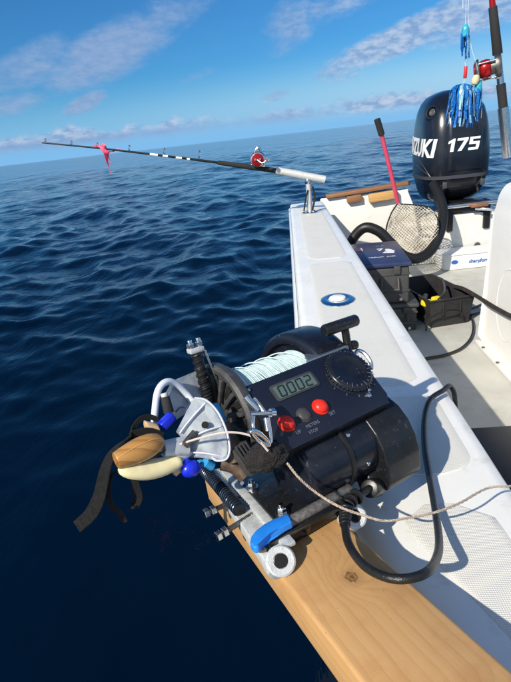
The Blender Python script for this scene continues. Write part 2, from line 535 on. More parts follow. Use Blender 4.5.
def prism(bm, poly, o, ax, ay, az, depth, bev=0.0, seg=2):
    o, ax, ay, az = Vector(o), Vector(ax), Vector(ay), Vector(az)
    n = len(poly)
    co = [o + ax * a + ay * b for a, b in poly] + [o + ax * a + ay * b + az * depth for a, b in poly]
    fs = [tuple(range(n))[::-1], tuple(range(n, 2 * n))] + [(i, (i + 1) % n, n + (i + 1) % n, n + i) for i in range(n)]
    vs, ff = add_verts(bm, co, fs)
    if bev:
        es = list({e for f in ff for e in f.edges})
        bmesh.ops.bevel(bm, geom=es, offset=bev, segments=seg, affect='EDGES', profile=0.5)
    return bm


def rrect(w, h, r, n=5):
    out = []
    for sx, sy, a0 in ((1, 1, 0), (-1, 1, 90), (-1, -1, 180), (1, -1, 270)):
        for k in range(n + 1):
            a = R(a0 + 90 * k / n)
            out.append((sx * (w / 2 - r) + r * math.cos(a), sy * (h / 2 - r) + r * math.sin(a)))
    return out


def new():
    return bmesh.new()


def obj(name, bm, m, parent=None, smooth=True, xf=None, angle=40):
    """link one mesh object; with a parent the vertices are in the parent's local frame"""
    if xf is not None:
        bm.transform(xf)
    bmesh.ops.recalc_face_normals(bm, faces=bm.faces)
    me = bpy.data.meshes.new(name)
    bm.to_mesh(me)
    bm.free()
    if smooth:
        me.polygons.foreach_set('use_smooth', [True] * len(me.polygons))
        try:
            me.set_sharp_from_angle(angle=R(angle))
        except Exception:
            pass
    me.materials.append(M[m] if isinstance(m, str) else m)
    o = bpy.data.objects.new(name, me)
    C.objects.link(o)
    if parent is not None:
        o.parent = parent
    return o


def tag(o, label=None, cat=None, group=None, kind=None):
    if label:
        o['label'] = label
    if cat:
        o['category'] = cat
    if group:
        o['group'] = group
    if kind:
        o['kind'] = kind
    return o


def thing(name, label, cat, frame=None, loc=(0, 0, 0), group=None):
    o = bpy.data.objects.new(name, None)
    o.empty_display_size = 0.05
    C.objects.link(o)
    o.matrix_world = frame if frame is not None else Matrix.Translation(Vector(loc))
    return tag(o, label, cat, group)


def place(o, origin):
    """move a one-mesh thing's origin to its base"""
    d = Vector(origin)
    o.data.transform(Matrix.Translation(-d))
    o.location = d
    return o


def text_bm(s, size, xf, depth=0.0004, bold=0.0, shear=0.0, align='CENTER', spacing=1.0):
    cu = bpy.data.curves.new('lettering', 'FONT')
    cu.body = s
    cu.size = size
    cu.extrude = depth
    cu.offset = bold
    cu.shear = shear
    cu.align_x = align
    cu.align_y = 'CENTER'
    cu.space_character = spacing
    cu.resolution_u = 3
    to = bpy.data.objects.new('lettering', cu)
    C.objects.link(to)
    dg = bpy.context.evaluated_depsgraph_get()
    me = bpy.data.meshes.new_from_object(to.evaluated_get(dg))
    bpy.data.objects.remove(to)
    bm = new()
    bm.from_mesh(me)
    bpy.data.meshes.remove(me)
    if xf is not None:
        bm.transform(xf)
    return bm


def m4(o, x, y, z):
    return Matrix(((x[0], y[0], z[0], o[0]), (x[1], y[1], z[1], o[1]), (x[2], y[2], z[2], o[2]), (0, 0, 0, 1)))


# ------------------------------------------------------------------ sea
SEA_Z = -1.02


def build_sea():
    na, nr = 900, 620
    # finer in the half the deck looks over, coarser behind
    a1 = np.radians(np.linspace(-62, 42, 760))
    a2 = np.radians(np.linspace(42, 298, 141)[1:-1])
    ang = np.concatenate([a1, a2])
    na = len(ang)
    r = np.concatenate([np.geomspace(0.25, 60, 470), np.geomspace(60, 12000, 130)[1:]])
    nr = len(r)
    A, RR = np.meshgrid(ang, r)
    X = (RR * np.sin(A)).ravel()
    Y = (RR * np.cos(A)).ravel()
    Z = np.zeros_like(X)
    DX = np.zeros_like(X)
    DY = np.zeros_like(X)
    spacing = np.maximum(RR * np.gradient(r)[:, None] / r[:, None], RR * 0.0024).ravel()
    wind = R(62)
    lam = np.concatenate([np.geomspace(0.14, 0.9, 40), np.geomspace(0.9, 4.5, 30), np.geomspace(5, 22, 12)])
    for L in lam:
        sp = 1.0 if L < 0.9 else (0.62 if L < 5 else 0.35)
        th = wind + rng.normal(0, sp)
        k = 2 * np.pi / L
        amp = 0.0086 * L if L < 0.9 else (0.0056 * L * (0.9 / L) ** 0.4 if L < 4.5 else 0.0009 * L)
        fade = np.clip((L / spacing - 2.0) / 3.0, 0, 1)
        # gusts: patches where the short waves are stronger or calmer
        ph = rng.uniform(0, 2 * np.pi)
        if L < 2.5:
            gx, gy, gp = rng.uniform(-1, 1), rng.uniform(-1, 1), rng.uniform(0, 6.28)
            mod = 0.75 + 0.5 * np.sin((X * gx + Y * gy) * 0.9 / max(L, 0.5) ** 0.5 + gp)
        else:
            mod = 1.0
        # lee of the boat: the water alongside is calmer
        lee = np.clip((np.hypot(X + 0.3, Y - 0.6) - 0.5) / 4.5, 0.18, 1) if L < 5 else 1.0
        arg = k * (X * math.sin(th) + Y * math.cos(th)) + ph
        q = amp * fade * mod * lee
        Z += q * np.sin(arg)
        DX += 0.95 * q * np.cos(arg) * math.sin(th)
        DY += 0.95 * q * np.cos(arg) * math.cos(th)
    co = np.stack([X + DX, Y + DY, Z + SEA_Z], 1).astype(np.float32)
    i, j = np.meshgrid(np.arange(nr - 1), np.arange(na), indexing='ij')
    j2 = (j + 1) % na
    quads = np.stack([i * na + j, (i + 1) * na + j, (i + 1) * na + j2, i * na + j2], -1).reshape(-1, 4)
    me = bpy.data.meshes.new('sea')
    me.vertices.add(len(co))
    me.vertices.foreach_set('co', co.ravel())
    me.loops.add(quads.size)
    me.loops.foreach_set('vertex_index', quads.ravel().astype(np.int32))
    me.polygons.add(len(quads))
    me.polygons.foreach_set('loop_start', np.arange(0, quads.size, 4, dtype=np.int32))
    me.polygons.foreach_set('loop_total', np.full(len(quads), 4, dtype=np.int32))
    me.update(calc_edges=True)
    me.polygons.foreach_set('use_smooth', [True] * len(quads))
    if me.polygons[0].normal.z < 0:
        me.flip_normals()
    m = bpy.data.materials.new('sea_water')
    m.use_nodes = True
    g = G(m.node_tree)
    b = g.n['Principled BSDF']
    b.inputs['Base Color'].default_value = (0.0, 0.0042, 0.0140, 1)
    b.inputs['Roughness'].default_value = 0.05
    b.inputs['IOR'].default_value = 1.333
    tc = g.node('ShaderNodeTexCoord').outputs['Object']
    dist = g.node('ShaderNodeVectorMath', operation='LENGTH', ins={0: tc}).outputs['Value']
    g.put(b.inputs['Roughness'], g.ramp(dist, 4.0, 140.0, 0.04, 0.06))
    h1 = g.noise(g.mapping(tc, (1.0, 0.6, 1), (0, 0, R(28))), 9, 5, 0.6, 0.3)
    h2 = g.noise(g.mapping(tc, (1.0, 0.55, 1), (0, 0, R(-20))), 1.4, 6, 0.62, 0.3)
    h3 = g.noise(g.mapping(tc, (1.0, 0.5, 1), (0, 0, R(10))), 0.22, 5, 0.6)
    h = g.m('ADD', g.m('MULTIPLY', h1, 0.006), g.m('ADD', g.m('MULTIPLY', h2, 0.06), g.m('MULTIPLY', h3, 0.45)))
    h = g.m('MULTIPLY', h, g.m('MULTIPLY', g.ramp(dist, 5.0, 90.0, 1.0, 2.0), g.ramp(dist, 0.8, 7.0, 0.15, 1.0)))
    bn = g.node('ShaderNodeBump', ins={'Height': h, 'Strength': 0.85, 'Distance': 1.0})
    g.put(b.inputs['Normal'], bn.outputs[0])
    me.materials.append(m)
    o = bpy.data.objects.new('sea', me)
    C.objects.link(o)
    tag(o, 'deep blue rippled open sea reaching the horizon', kind='structure')


build_sea()

# ------------------------------------------------------------------ the boat
boat = thing('fishing_boat', 'white fishing boat with non-skid side deck and open cockpit', 'boat', loc=(0, 0, SEA_Z))
BZ = -SEA_Z


def bobj(name, bm, m, parent=None, **kw):
    bm.transform(Matrix.Translation((0, 0, BZ)))
    return obj(name, bm, m, parent or boat, **kw)


# outline of the side deck: outer edge bends inboard towards the bow
def outer_x(y):
    pts = [(-0.8, 0.52), (-0.2, 0.36), (0.2, 0.22), (0.42, 0.130), (0.51, 0.088), (0.62, 0.055), (0.8, 0.03), (1.1, 0.018), (1.4, 0.016), (4.0, 0.026)]
    for (a, xa), (b, xb) in zip(pts, pts[1:]):
        if y <= b:
            t = max(0, (y - a) / (b - a))
            return xa + (xb - xa) * t
    return pts[-1][1]


def inner_x(y):
    if y > 0.7:
        return 0.286 - 0.024 * (y - 0.7) / 3.3
    return 0.286 + 0.035 * max(0, 0.62 - y)


ys = list(np.linspace(-0.8, 0.2, 9)) + list(np.linspace(0.25, 1.4, 30)) + list(np.linspace(1.5, 4.0, 24))


def loft(rows, closed=False):
    bm = new()
    V = [[bm.verts.new(p) for p in r_] for r_ in rows]
    for a, b in zip(V, V[1:]):
        n = len(a)
        for k in range(n if closed else n - 1):
            bm.faces.new((a[k], a[(k + 1) % n], b[(k + 1) % n], b[k]))
    return bm


rows = []
for y in ys:
    xo, xi = outer_x(y), inner_x(y)
    rows.append([(xo - 0.012, y, -0.06), (xo - 0.012, y, -0.022), (xo - 0.008, y, -0.008), (xo, y, -0.001), (xo + 0.012, y, 0.0),
                 (xi - 0.02, y, 0.0), (xi - 0.006, y, -0.002), (xi - 0.001, y, -0.007), (xi, y, -0.016), (xi, y, -0.07), (xi - 0.035, y, -0.075)])
bobj('side_deck', loft(rows), 'gelcoat', angle=60)
rows = []
for y in ys:
    xo = outer_x(y)
    rows.append([(xo - 0.011, y, -0.05), (xo + 0.01, y, -0.10), (xo + 0.03, y, -0.5), (xo + 0.16, y, -1.3)])
bobj('hull', loft(rows), 'hull')
rows = []
for y in ys:
    xo = outer_x(y)
    rows.append([(xo - 0.0135 - 0.012 * math.sin(a), y, -0.042 - 0.014 * math.cos(a)) for a in np.linspace(0, math.pi, 7)])
bobj('rub_rail', loft(rows), 'hull')
# cockpit liner under the deck, the floor and the aft wall
FL = -0.60
rows = []
for y in ys:
    xi = inner_x(y)
    rows.append([(xi - 0.034, y, -0.07), (xi - 0.03, y, -0.3), (xi - 0.01, y, FL + 0.03), (xi + 0.02, y, FL + 0.004), (xi + 0.05, y, FL)])
bobj('cockpit_liner', loft(rows), 'liner')
TY = 4.14
bm = new()
gx = np.linspace(0.2, 2.6, 24)
gy = np.linspace(-0.8, TY, 40)
vv = [[bm.verts.new((x, y, FL + 0.002)) for x in gx] for y in gy]
for a, b in zip(vv, vv[1:]):
    for k in range(len(gx) - 1):
        bm.faces.new((a[k], a[k + 1], b[k + 1], b[k]))
bobj('cockpit_floor', bm, 'floor')
# transom wall with cut-down well for the engine
bm = new()
prism(bm, [(0.255, FL), (2.2, FL), (2.2, -0.02), (1.78, -0.02), (1.70, -0.235), (1.00, -0.235), (0.93, 0.01), (0.255, 0.0)],
      (0, TY, 0), (1, 0, 0), (0, 0, 1), (0, 1, 0), 0.05, 0.012, 3)
bobj('transom', bm, 'liner')
bm = new()
box(bm, (1.35, TY + 0.25, -0.26), (0.75, 0.42, 0.03), bev=0.008)
bobj('engine_well', bm, 'liner')
for p, r_ in (((437, 249), 0.02), ((477, 245), 0.024)):
    bm = new()
    q = aty(*p, TY - 0.004)
    cyl(bm, q, q - Vector((0, 0.012, 0)), r_, n=20, bev=0.004)
    bobj('drain_fitting', bm, 'darksteel')
# brown rail along the transom top and its block
bm = new()
a, b = Vector((0.30, TY + 0.02, 0.012)), Vector((0.935, TY + 0.02, 0.052))
d = (b - a)
rot = Matrix.Rotation(-math.atan2(d.z, d.x), 3, 'Y')
box(bm, (a + b) / 2, (d.length, 0.10, 0.028), rot, 0.006)
bobj('transom_rail', bm, 'brownwood')
bm = new()
p = aty(383, 196, TY - 0.03)
box(bm, p, (0.215, 0.05, 0.062), rot, 0.004)
bobj('rail_block', bm, 'yellowwood')
bm = new()
p = aty(354, 198.5, TY - 0.02)
box(bm, p, (0.11, 0.045, 0.05), rot, 0.004)
bobj('rail_block', bm, 'brownwood')
bm = new()
box(bm, (0.14, 3.985, -0.04), (0.24, 0.03, 0.07), bev=0.01)
bobj('quarter_cap', bm, 'gelcoat')
# non-skid panels
# each panel is a shallow slab with rounded corners


def panel_outline(y0, y1, mo, mi, r0, r1, n=24):
    left, right = [], []
    for y in np.linspace(y0, y1, n):
        rr0 = max(0.0, 1 - (y - y0) / r0) if r0 else 0
        rr1 = max(0.0, 1 - (y1 - y) / r1) if r1 else 0
        e = max(rr0, rr1)
        rad = r0 if rr0 > rr1 else r1
        ins = rad * (1 - math.sqrt(max(0, 1 - e * e)))
        left.append((outer_x(y) + mo + ins, y))
        right.append((inner_x(y) - mi - ins, y))
    return left, right


def nonskid(y0, y1, mo, mi, r0=0.03, r1=0.03, skew=0.0):
    L_, R_ = panel_outline(y0, y1, mo, mi, r0, r1, 40)
    bm = new()
    rows = []
    for (a, y), (b, _) in zip(L_, R_):
        if b - a < 0.004:
            m_ = (a + b) / 2
            a, b = m_ - 0.002, m_ + 0.002
        rows.append([(a, y, 0.0003), (a + 0.0025, y, 0.0013)] + [(a + (b - a) * t, y + skew * (t - 0.5), 0.0015) for t in (0.1, 0.3, 0.5, 0.7, 0.9)] + [(b - 0.0025, y, 0.0013), (b, y, 0.0003)])
    V = [[bm.verts.new(p) for p in r_] for r_ in rows]
    for a, b in zip(V, V[1:]):
        for k in range(len(a) - 1):
            bm.faces.new((a[k], a[k + 1], b[k + 1], b[k]))
    bm.faces.new(V[0])
    bm.faces.new(V[-1][::-1])
    return bobj('nonskid_panel', bm, 'nonskid')


nonskid(2.12, 3.78, 0.045, 0.045)
nonskid(0.95, 2.05, 0.045, 0.045)
nonskid(0.655, 0.90, 0.04, 0.032, 0.05, 0.02)
nonskid(-0.6, 0.588, 0.045, 0.046, 0.02, 0.045)
# flush rod socket in the side deck
rs = bobj('rod_socket', lathe(new(), (0.131, 1.545, 0.0), (0, 0, 1), [(0.001, 0.054), (0.004, 0.053), (0.007, 0.046), (0.0072, 0.030), (0.005, 0.027), (0.003, 0.026)], 40), 'polished')
for v_ in rs.data.vertices:
    v_.co.y = 1.545 + (v_.co.y - 1.545) * 1.25
bm = lathe(new(), (0.131, 1.553, 0), (0, 0, 1), [(0.0035, 0.027), (0.009, 0.025), (0.012, 0.019), (0.0125, 0)], 32)
bm.transform(Matrix.Translation((0, 0, BZ)))
obj('socket_cap', bm, 'gelcoat', rs)
# helm console / seat base on the right
con = bobj('console', prism(new(), [(0.915, FL), (0.93, FL + 0.04), (0.948, 0.06), (0.962, 0.14), (0.99, 0.185), (1.05, 0.20), (1.7, 0.205), (1.7, FL)],
                             (0, 1.0, 0), (1, 0, 0), (0, 0, 1), (0, 1, 0), 1.49, 0.02, 4), 'console')
bm = new()
cc = atx(503, 305, 0.925)
pts = []
for k in range(40):
    a = 2 * math.pi * k / 40
    z = cc.z + 0.165 * math.sin(a)
    pts.append(Vector((0.936 + (z - FL - 0.04) * 0.027, cc.y - 0.02 + 0.12 * math.cos(a), z)))
tube(bm, pts, 0.0075, 8, 0, closed=True)
bm.transform(Matrix.Translation((0, 0, BZ)))
obj('hatch_rim', bm, 'console', con)
bm = new()
x_, y_, z_ = Vector((0, 1, 0)), Vector((0.027, 0, 1)).normalized(), Vector((-1, 0, 0.027)).normalized()
poly = [(0.112 * math.cos(2 * math.pi * k / 40), 0.157 * math.sin(2 * math.pi * k / 40)) for k in range(40)]
prism(bm, poly, (0.936 + (cc.z - FL - 0.04) * 0.027 - 0.001, cc.y - 0.02, cc.z), x_, y_, z_, 0.003)
bm.transform(Matrix.Translation((0, 0, BZ)))
obj('inspection_hatch', bm, 'gelcoat', con)
bm = new()
box(bm, (0.907, 1.745, FL + 0.012), (0.03, 1.49, 0.02), bev=0.006)
fl_ = bobj('console_flange', bm, 'console', con)
for y in (2.38, 2.2, 2.02, 1.84):
    bm = new()
    cyl(bm, (0.9, y, FL + 0.021), (0.9, y, FL + 0.027), 0.008, n=12, bev=0.002)
    bobj('flange_screw', bm, 'darksteel', con)

# ------------------------------------------------------------------ sheer-corner rod holder and the left rod
rh = thing('rod_holder', 'chrome rod holder standing on the far corner of the side deck', 'rod holder', loc=(0.14, 3.45, 0.0))


def at(parent, bm):
    bm.transform(parent.matrix_world.inverted())
    return bm


bm = new()
lathe(bm, (0.14, 3.45, 0), (0, 0, 1), [(0.0, 0.052), (0.006, 0.052), (0.012, 0.044), (0.014, 0.02), (0.014, 0)], 24)
for k in range(4):
    a = k * math.pi / 2 + 0.6
    cyl(bm, (0.14 + 0.036 * math.cos(a), 3.45 + 0.036 * math.sin(a), 0.008), (0.14 + 0.036 * math.cos(a), 3.45 + 0.036 * math.sin(a), 0.017), 0.007, n=8)
obj('base_flange', at(rh, bm), 'polished', rh)
RA, RB = aty(42, 142, 3.45), aty(325, 179.5, 3.45)      # rod tip and butt
rdir = (RB - RA).normalized()
top = aty(308, 180, 3.45)
bm = new()
cyl(bm, (0.14, 3.45, 0.01), (top.x, 3.45, top.z + 0.006), 0.017, n=20)
obj('post', at(rh, bm), mat('satin_post', (0.72, 0.72, 0.71), 0.3, 0.55, var=0.1), rh)
bm = new()
tube(bm, [Vector((0.155, 3.43, 0.02)), Vector((0.175, 3.43, 0.10)), Vector((0.165, 3.43, 0.17))], 0.006, 6)
tube(bm, [Vector((0.10, 3.43, 0.02)), Vector((0.115, 3.42, 0.09)), Vector((0.135, 3.43, 0.15))], 0.005, 6)
obj('lashing', at(rh, bm), 'rubber', rh)
bm = new()
hp0, hp1 = aty(276, 170.5, 3.45), aty(325, 179.5, 3.45)
lathe(bm, hp0, hp1 - hp0, [(0, 0.019), (0, 0.0235), ((hp1 - hp0).length, 0.0235), ((hp1 - hp0).length, 0.0), ((hp1 - hp0).length - 0.01, 0.0)], 24)
obj('holder_tube', at(rh, bm), 'castwhite', rh)
bm = new()
cyl(bm, top - Vector((0, 0, 0.022)), top + Vector((0, 0, 0.008)), 0.0215, n=16, bev=0.004)
obj('swivel_collar', at(rh, bm), 'steel', rh)

rod = thing('fishing_rod', 'long black fishing rod with red reel pointing out over the sea from the corner holder', 'fishing rod', loc=RB)


def along(px, py):
    return aty(px, py, 3.45)


bm = new()
pts = [RA + Vector((0, 0, -0.004)), along(103, 148.6), along(170, 156.5), along(225, 163.5), along(245, 166.5)]
tube(bm, pts, lambda t: 0.0042 + 0.0052 * t, 10, 8)
obj('blank', at(rod, bm), 'rodblack', rod)
bm = new()
tube(bm, [along(218, 162.6), along(248, 166.6)], lambda t: 0.013 + 0.004 * t, 14, 0)
obj('fore_grip', at(rod, bm), 'foamgrip', rod)
bm = new()
tube(bm, [along(247, 166.5), along(277, 170.8)], 0.016, 14, 0)
obj('rear_grip', at(rod, bm), 'foamgrip', rod)
for a, b in ((150, 158), (163, 168), (176, 182), (187, 190)):
    f = lambda x: along(x, 148.6 + (x - 103) * (166.5 - 148.6) / 142 - 0.3)
    bm = new()
    tube(bm, [f(a), f(b)], 0.0085, 10, 0)
    obj('white_wrap', at(rod, bm), 'whiteprint', rod)
for x, r_ in ((46, 0.010), (72, 0.012), (98, 0.014), (130, 0.017), (165, 0.020), (200, 0.024)):
    bm = new()
    c0 = along(x, 142.6 + (x - 42) * 0.1075 - 0.6) + Vector((0, 0, r_ + 0.004))
    xx, yy, zz = basis(rdir)
    tube(bm, [c0 + (xx * math.cos(a) + yy * math.sin(a)) * r_ for a in np.linspace(0, 2 * math.pi, 16, endpoint=False)], 0.0022, 5, 0, closed=True)
    tube(bm, [c0 - Vector((0, 0, r_)), c0 - Vector((0, 0, r_ + 0.008))], 0.003, 5, 0)
    obj('line_guide', at(rod, bm), 'steel', rod)
# reel on the rod, side plates face the boat's fore-and-aft line
rc = along(258, 159.5)
rl = obj('reel', at(rod, lathe(new(), rc + Vector((0, -0.05, 0)), (0, 1, 0), [(0, 0), (0, 0.026), (0.004, 0.044), (0.016, 0.048), (0.020, 0.046), (0.020, 0.03), (0.08, 0.03), (0.08, 0.046), (0.084, 0.048), (0.096, 0.046), (0.1, 0.03), (0.1, 0)], 28)), 'steel', rod)
bm = new()
lathe(bm, rc + Vector((0, -0.058, 0)), (0, 1, 0), [(0, 0), (0, 0.024), (0.003, 0.036), (0.011, 0.039), (0.011, 0)], 24)
obj('side_plate', at(rod, bm), 'redreel', rl)
bm = new()
for dx in (-0.014, 0.016):
    cyl(bm, rc + Vector((dx, -0.066, 0.004)), rc + Vector((dx, -0.056, 0.004)), 0.007, n=10)
obj('plate_screw', at(rod, bm), 'steel', rl)
bm = new()
tube(bm, [rc + Vector((0.0, -0.06, 0)), rc + Vector((0.03, -0.078, -0.02)), rc + Vector((0.062, -0.078, 0.0))], 0.006, 8)
cyl(bm, rc + Vector((0.062, -0.078, 0)), rc + Vector((0.066, -0.11, 0)), 0.012, n=12, bev=0.003)
obj('reel_handle', at(rod, bm), 'steel', rl)
bm = new()
tube(bm, [rc + Vector((-0.02, 0.0, 0.035)), rc + Vector((-0.005, 0.0, 0.062)), rc + Vector((0.012, 0.0, 0.07)), rc + Vector((0.022, 0.0, 0.05))], 0.008, 8)
obj('harness_lug', at(rod, bm), 'steel', rl)
bm = new()
box(bm, (rc + along(258, 168)) / 2 + Vector((0, 0, -0.01)), (0.09, 0.016, 0.03), bev=0.004)
obj('reel_foot', at(rod, bm), 'steel', rl)
# ribbon tied round the rod
bm = new()
rb = along(103, 148)
for k, (dx, l_) in enumerate(((0.0, 0.16), (0.012, 0.10))):
    strip(bm, [rb + Vector((dx - 0.01, 0.008 * k, 0.012)), rb + Vector((dx + 0.012, -0.01, -0.03)), rb + Vector((dx + 0.008, 0.006, -l_ * 0.6)), rb + Vector((dx + 0.022, -0.004, -l_))],
          lambda f: 0.03 * (1 - 0.45 * f), 0.0015, lambda f: (math.cos(2.2 * f), math.sin(2.2 * f), 0.2))
strip(bm, [rb + Vector((-0.055, 0, 0.018)), rb + Vector((-0.02, 0.008, 0.012)), rb + Vector((0.012, -0.01, 0.016)), rb + Vector((0.02, -0.01, -0.01))], 0.016, 0.0015, (0, 0.3, 1))
strip(bm, [rb + Vector((0.01, 0, -0.02)), rb + Vector((0.05, 0.01, -0.028)), rb + Vector((0.10, 0, -0.012))], 0.008, 0.001, (0, 0.4, 1))
place(tag(obj('pink_ribbon', bm, 'ribbon'), 'bright pink ribbon tied near the tip of the long fishing rod', 'ribbon'), rb)

# ------------------------------------------------------------------ outboard engine
EX, EY = 1.325, 4.47
eng = thing('outboard_motor', 'big dark navy outboard engine mounted on the transom', 'outboard engine', loc=(EX, EY, -0.25))


def cowl_dims(z):
    # half width, half length, centre offset along y for a height
    tab = [(-0.13, 0.175, 0.23, 0.05), (-0.08, 0.210, 0.285, 0.02), (0.0, 0.232, 0.315, 0.0), (0.08, 0.245, 0.33, 0.0), (0.2, 0.248, 0.335, 0.0), (0.34, 0.242, 0.33, 0.005),
           (0.45, 0.232, 0.315, 0.015), (0.54, 0.212, 0.29, 0.03), (0.60, 0.185, 0.255, 0.045), (0.64, 0.150, 0.215, 0.06), (0.665, 0.105, 0.165, 0.07), (0.68, 0.05, 0.09, 0.08)]
    if z <= tab[0][0]:
        return tab[0][1:]
    for p, q in zip(tab, tab[1:]):
        if z <= q[0]:
            t = (z - p[0]) / (q[0] - p[0])
            return tuple(p[i] + (q[i] - p[i]) * t for i in (1, 2, 3))
    return tab[-1][1:]


CW = 1.05


def cowl_pt(a, z, off=0.0):
    w, l, oy = cowl_dims(z)
    w *= CW
    n = 3.3
    c, s = math.cos(a), math.sin(a)
    x = math.copysign(abs(c) ** (2 / n), c) * (w + off)
    y = math.copysign(abs(s) ** (2 / n), s) * (l + off)
    return Vector((EX + x, EY + oy + y, z))


def cowl_loft(zs, off=0.0, n=64, cap_lo=True, cap_hi=True):
    bm = new()
    rows = [[bm.verts.new(cowl_pt(2 * math.pi * k / n, z, off)) for k in range(n)] for z in zs]
    for a, b in zip(rows, rows[1:]):
        for k in range(n):
            bm.faces.new((a[k], a[(k + 1) % n], b[(k + 1) % n], b[k]))
    if cap_lo:
        bm.faces.new(rows[0][::-1])
    if cap_hi:
        bm.faces.new(rows[-1])
    return bm


cw = obj('cowling', at(eng, cowl_loft([0.075, 0.1, 0.15, 0.2, 0.28, 0.36, 0.42, 0.47, 0.51, 0.54, 0.57, 0.60, 0.62, 0.64, 0.655, 0.668, 0.68])), 'cowl', eng, angle=60)
obj('trim_band', at(eng, cowl_loft([0.048, 0.052, 0.07, 0.074], 0.006)), 'cowltrim', eng)
obj('lower_cowling', at(eng, cowl_loft([-0.13, -0.11, -0.08, -0.04, 0.0, 0.03, 0.047], -0.004)), 'cowl', eng, angle=60)
# raised front spine panel
bm = new()
n = 14
rows = []
for z in np.linspace(0.11, 0.52, 12):
    row = []
    for k in range(n + 1):
        x = -0.105 + 0.25 * k / n
        w, l, oy = cowl_dims(z)
        yy = -l * (1 - (abs(x) / (w * CW)) ** 3.3) ** (1 / 3.3)
        rise = 0.012 * min(1, min(k, n - k) / 1.0)
        row.append((EX + x, EY + oy + yy - rise, z))
    rows.append(row)
obj('front_panel', at(eng, loft(rows)), 'cowl', eng)


def wrap_text(s, size, a_start, z0, direction, slant, bold, name_='lettering', fit=None):
    bm = text_bm(s, size, None, 0.001, bold, 0.22, 'LEFT')
    bmesh.ops.triangulate(bm, faces=bm.faces)
    for _ in range(2):
        long_ = [e for e in bm.edges if e.calc_length() > size * 0.25]
        if long_:
            bmesh.ops.subdivide_edges(bm, edges=long_, cuts=1)
    # arc-length table round the cowl at z0
    N = 900
    A = [a_start + direction * 2.6 * k / N for k in range(N)]
    P = [cowl_pt(a, z0) for a in A]
    S = [0.0]
    for p, q in zip(P, P[1:]):
        S.append(S[-1] + (q - p).length)
    for v in bm.verts:
        s_ = max(0.0, v.co.x)
        i = int(np.searchsorted(S, s_))
        i = min(max(i, 1), N - 1)
        z = z0 + v.co.y + slant * v.co.x
        v.co = cowl_pt(A[i], z, 0.003 + v.co.z)
    return obj(name_, at(eng, bm), 'whiteprint', cw, smooth=False)


# maker's name on the left flank, read from bow side round the corner; rating on the front
a_left = math.pi * 0.72
wrap_text('SUZUKI', 0.175, a_left, 0.30, 1, -0.05, 0.006)
FIG = {'1': [[(0.0, 0.62), (0.0, 0.80), (0.34, 1.0), (0.46, 1.0), (0.46, 0.0), (0.22, 0.0), (0.22, 0.70)]],
       '7': [[(0.0, 0.80), (0.0, 1.0), (0.80, 1.0), (0.80, 0.82), (0.42, 0.0), (0.14, 0.0), (0.52, 0.80)]],
       '5': [[(0.0, 1.0), (0.78, 1.0), (0.78, 0.82), (0.24, 0.82), (0.24, 0.64), (0.0, 0.64)], [(0.0, 0.64), (0.78, 0.64), (0.78, 0.44), (0.0, 0.44)],
             [(0.54, 0.44), (0.78, 0.44), (0.78, 0.19), (0.54, 0.19)], [(0.0, 0.19), (0.78, 0.19), (0.72, 0.0), (0.0, 0.0)]]}
adv = -0.118
for ch, wd in (('1', 0.62), ('7', 0.92), ('5', 0.9)):
    bm = new()
    for poly in FIG[ch]:
        q = []
        for a, b in poly:
            x = adv + a * 0.098 + b * 0.016
            z = 0.245 + b * 0.090
            w, l, oy = cowl_dims(z)
            yy = -l * (1 - (abs(x) / (w * CW)) ** 3.3) ** (1 / 3.3)
            q.append(Vector((EX + x, EY + oy + yy - 0.0165, z)))
        co = q + [p + Vector((0, 0.006, 0)) for p in q]
        n = len(q)
        add_verts(bm, co, [tuple(range(n)), tuple(range(n, 2 * n))[::-1]] + [(k, (k + 1) % n, n + (k + 1) % n, n + k) for k in range(n)])
    obj('lettering', at(eng, bm), 'whiteprint', cw, smooth=False)
    adv += wd * 0.098
# swoosh lines on the left flank
bm = new()
tube(bm, [cowl_pt(math.pi * 1.0 + 0.75 * t, 0.21 - 0.09 * t - 0.05 * t * t, 0.002) for t in np.linspace(0, 1, 12)], 0.003, 5, 0)
tube(bm, [cowl_pt(math.pi * 1.0 + 0.72 * t, 0.15 - 0.07 * t, 0.002) for t in np.linspace(0, 1, 12)], 0.0025, 5, 0)
obj('crease_line', at(eng, bm), 'cowltrim', cw)
# round vent on the upper left shoulder
vp = cowl_pt(math.pi * 1.22, 0.53)
vn = (cowl_pt(math.pi * 1.22, 0.53, 0.05) - vp).normalized() + Vector((-0.1, -0.15, 0.35))
bm = lathe(new(), vp - vn.normalized() * 0.01, vn, [(0.0, 0.058), (0.012, 0.058), (0.018, 0.05), (0.016, 0.040), (0.004, 0.034), (0.004, 0)], 28)
vt = obj('vent', at(eng, bm), 'cowl', cw)
bm = lathe(new(), vp - vn.normalized() * 0.004, vn, [(0.0, 0.026), (0.010, 0.024), (0.012, 0.018), (0.009, 0.012), (0.009, 0)], 20)
obj('vent_cap', at(eng, bm), 'boxgrey', vt)
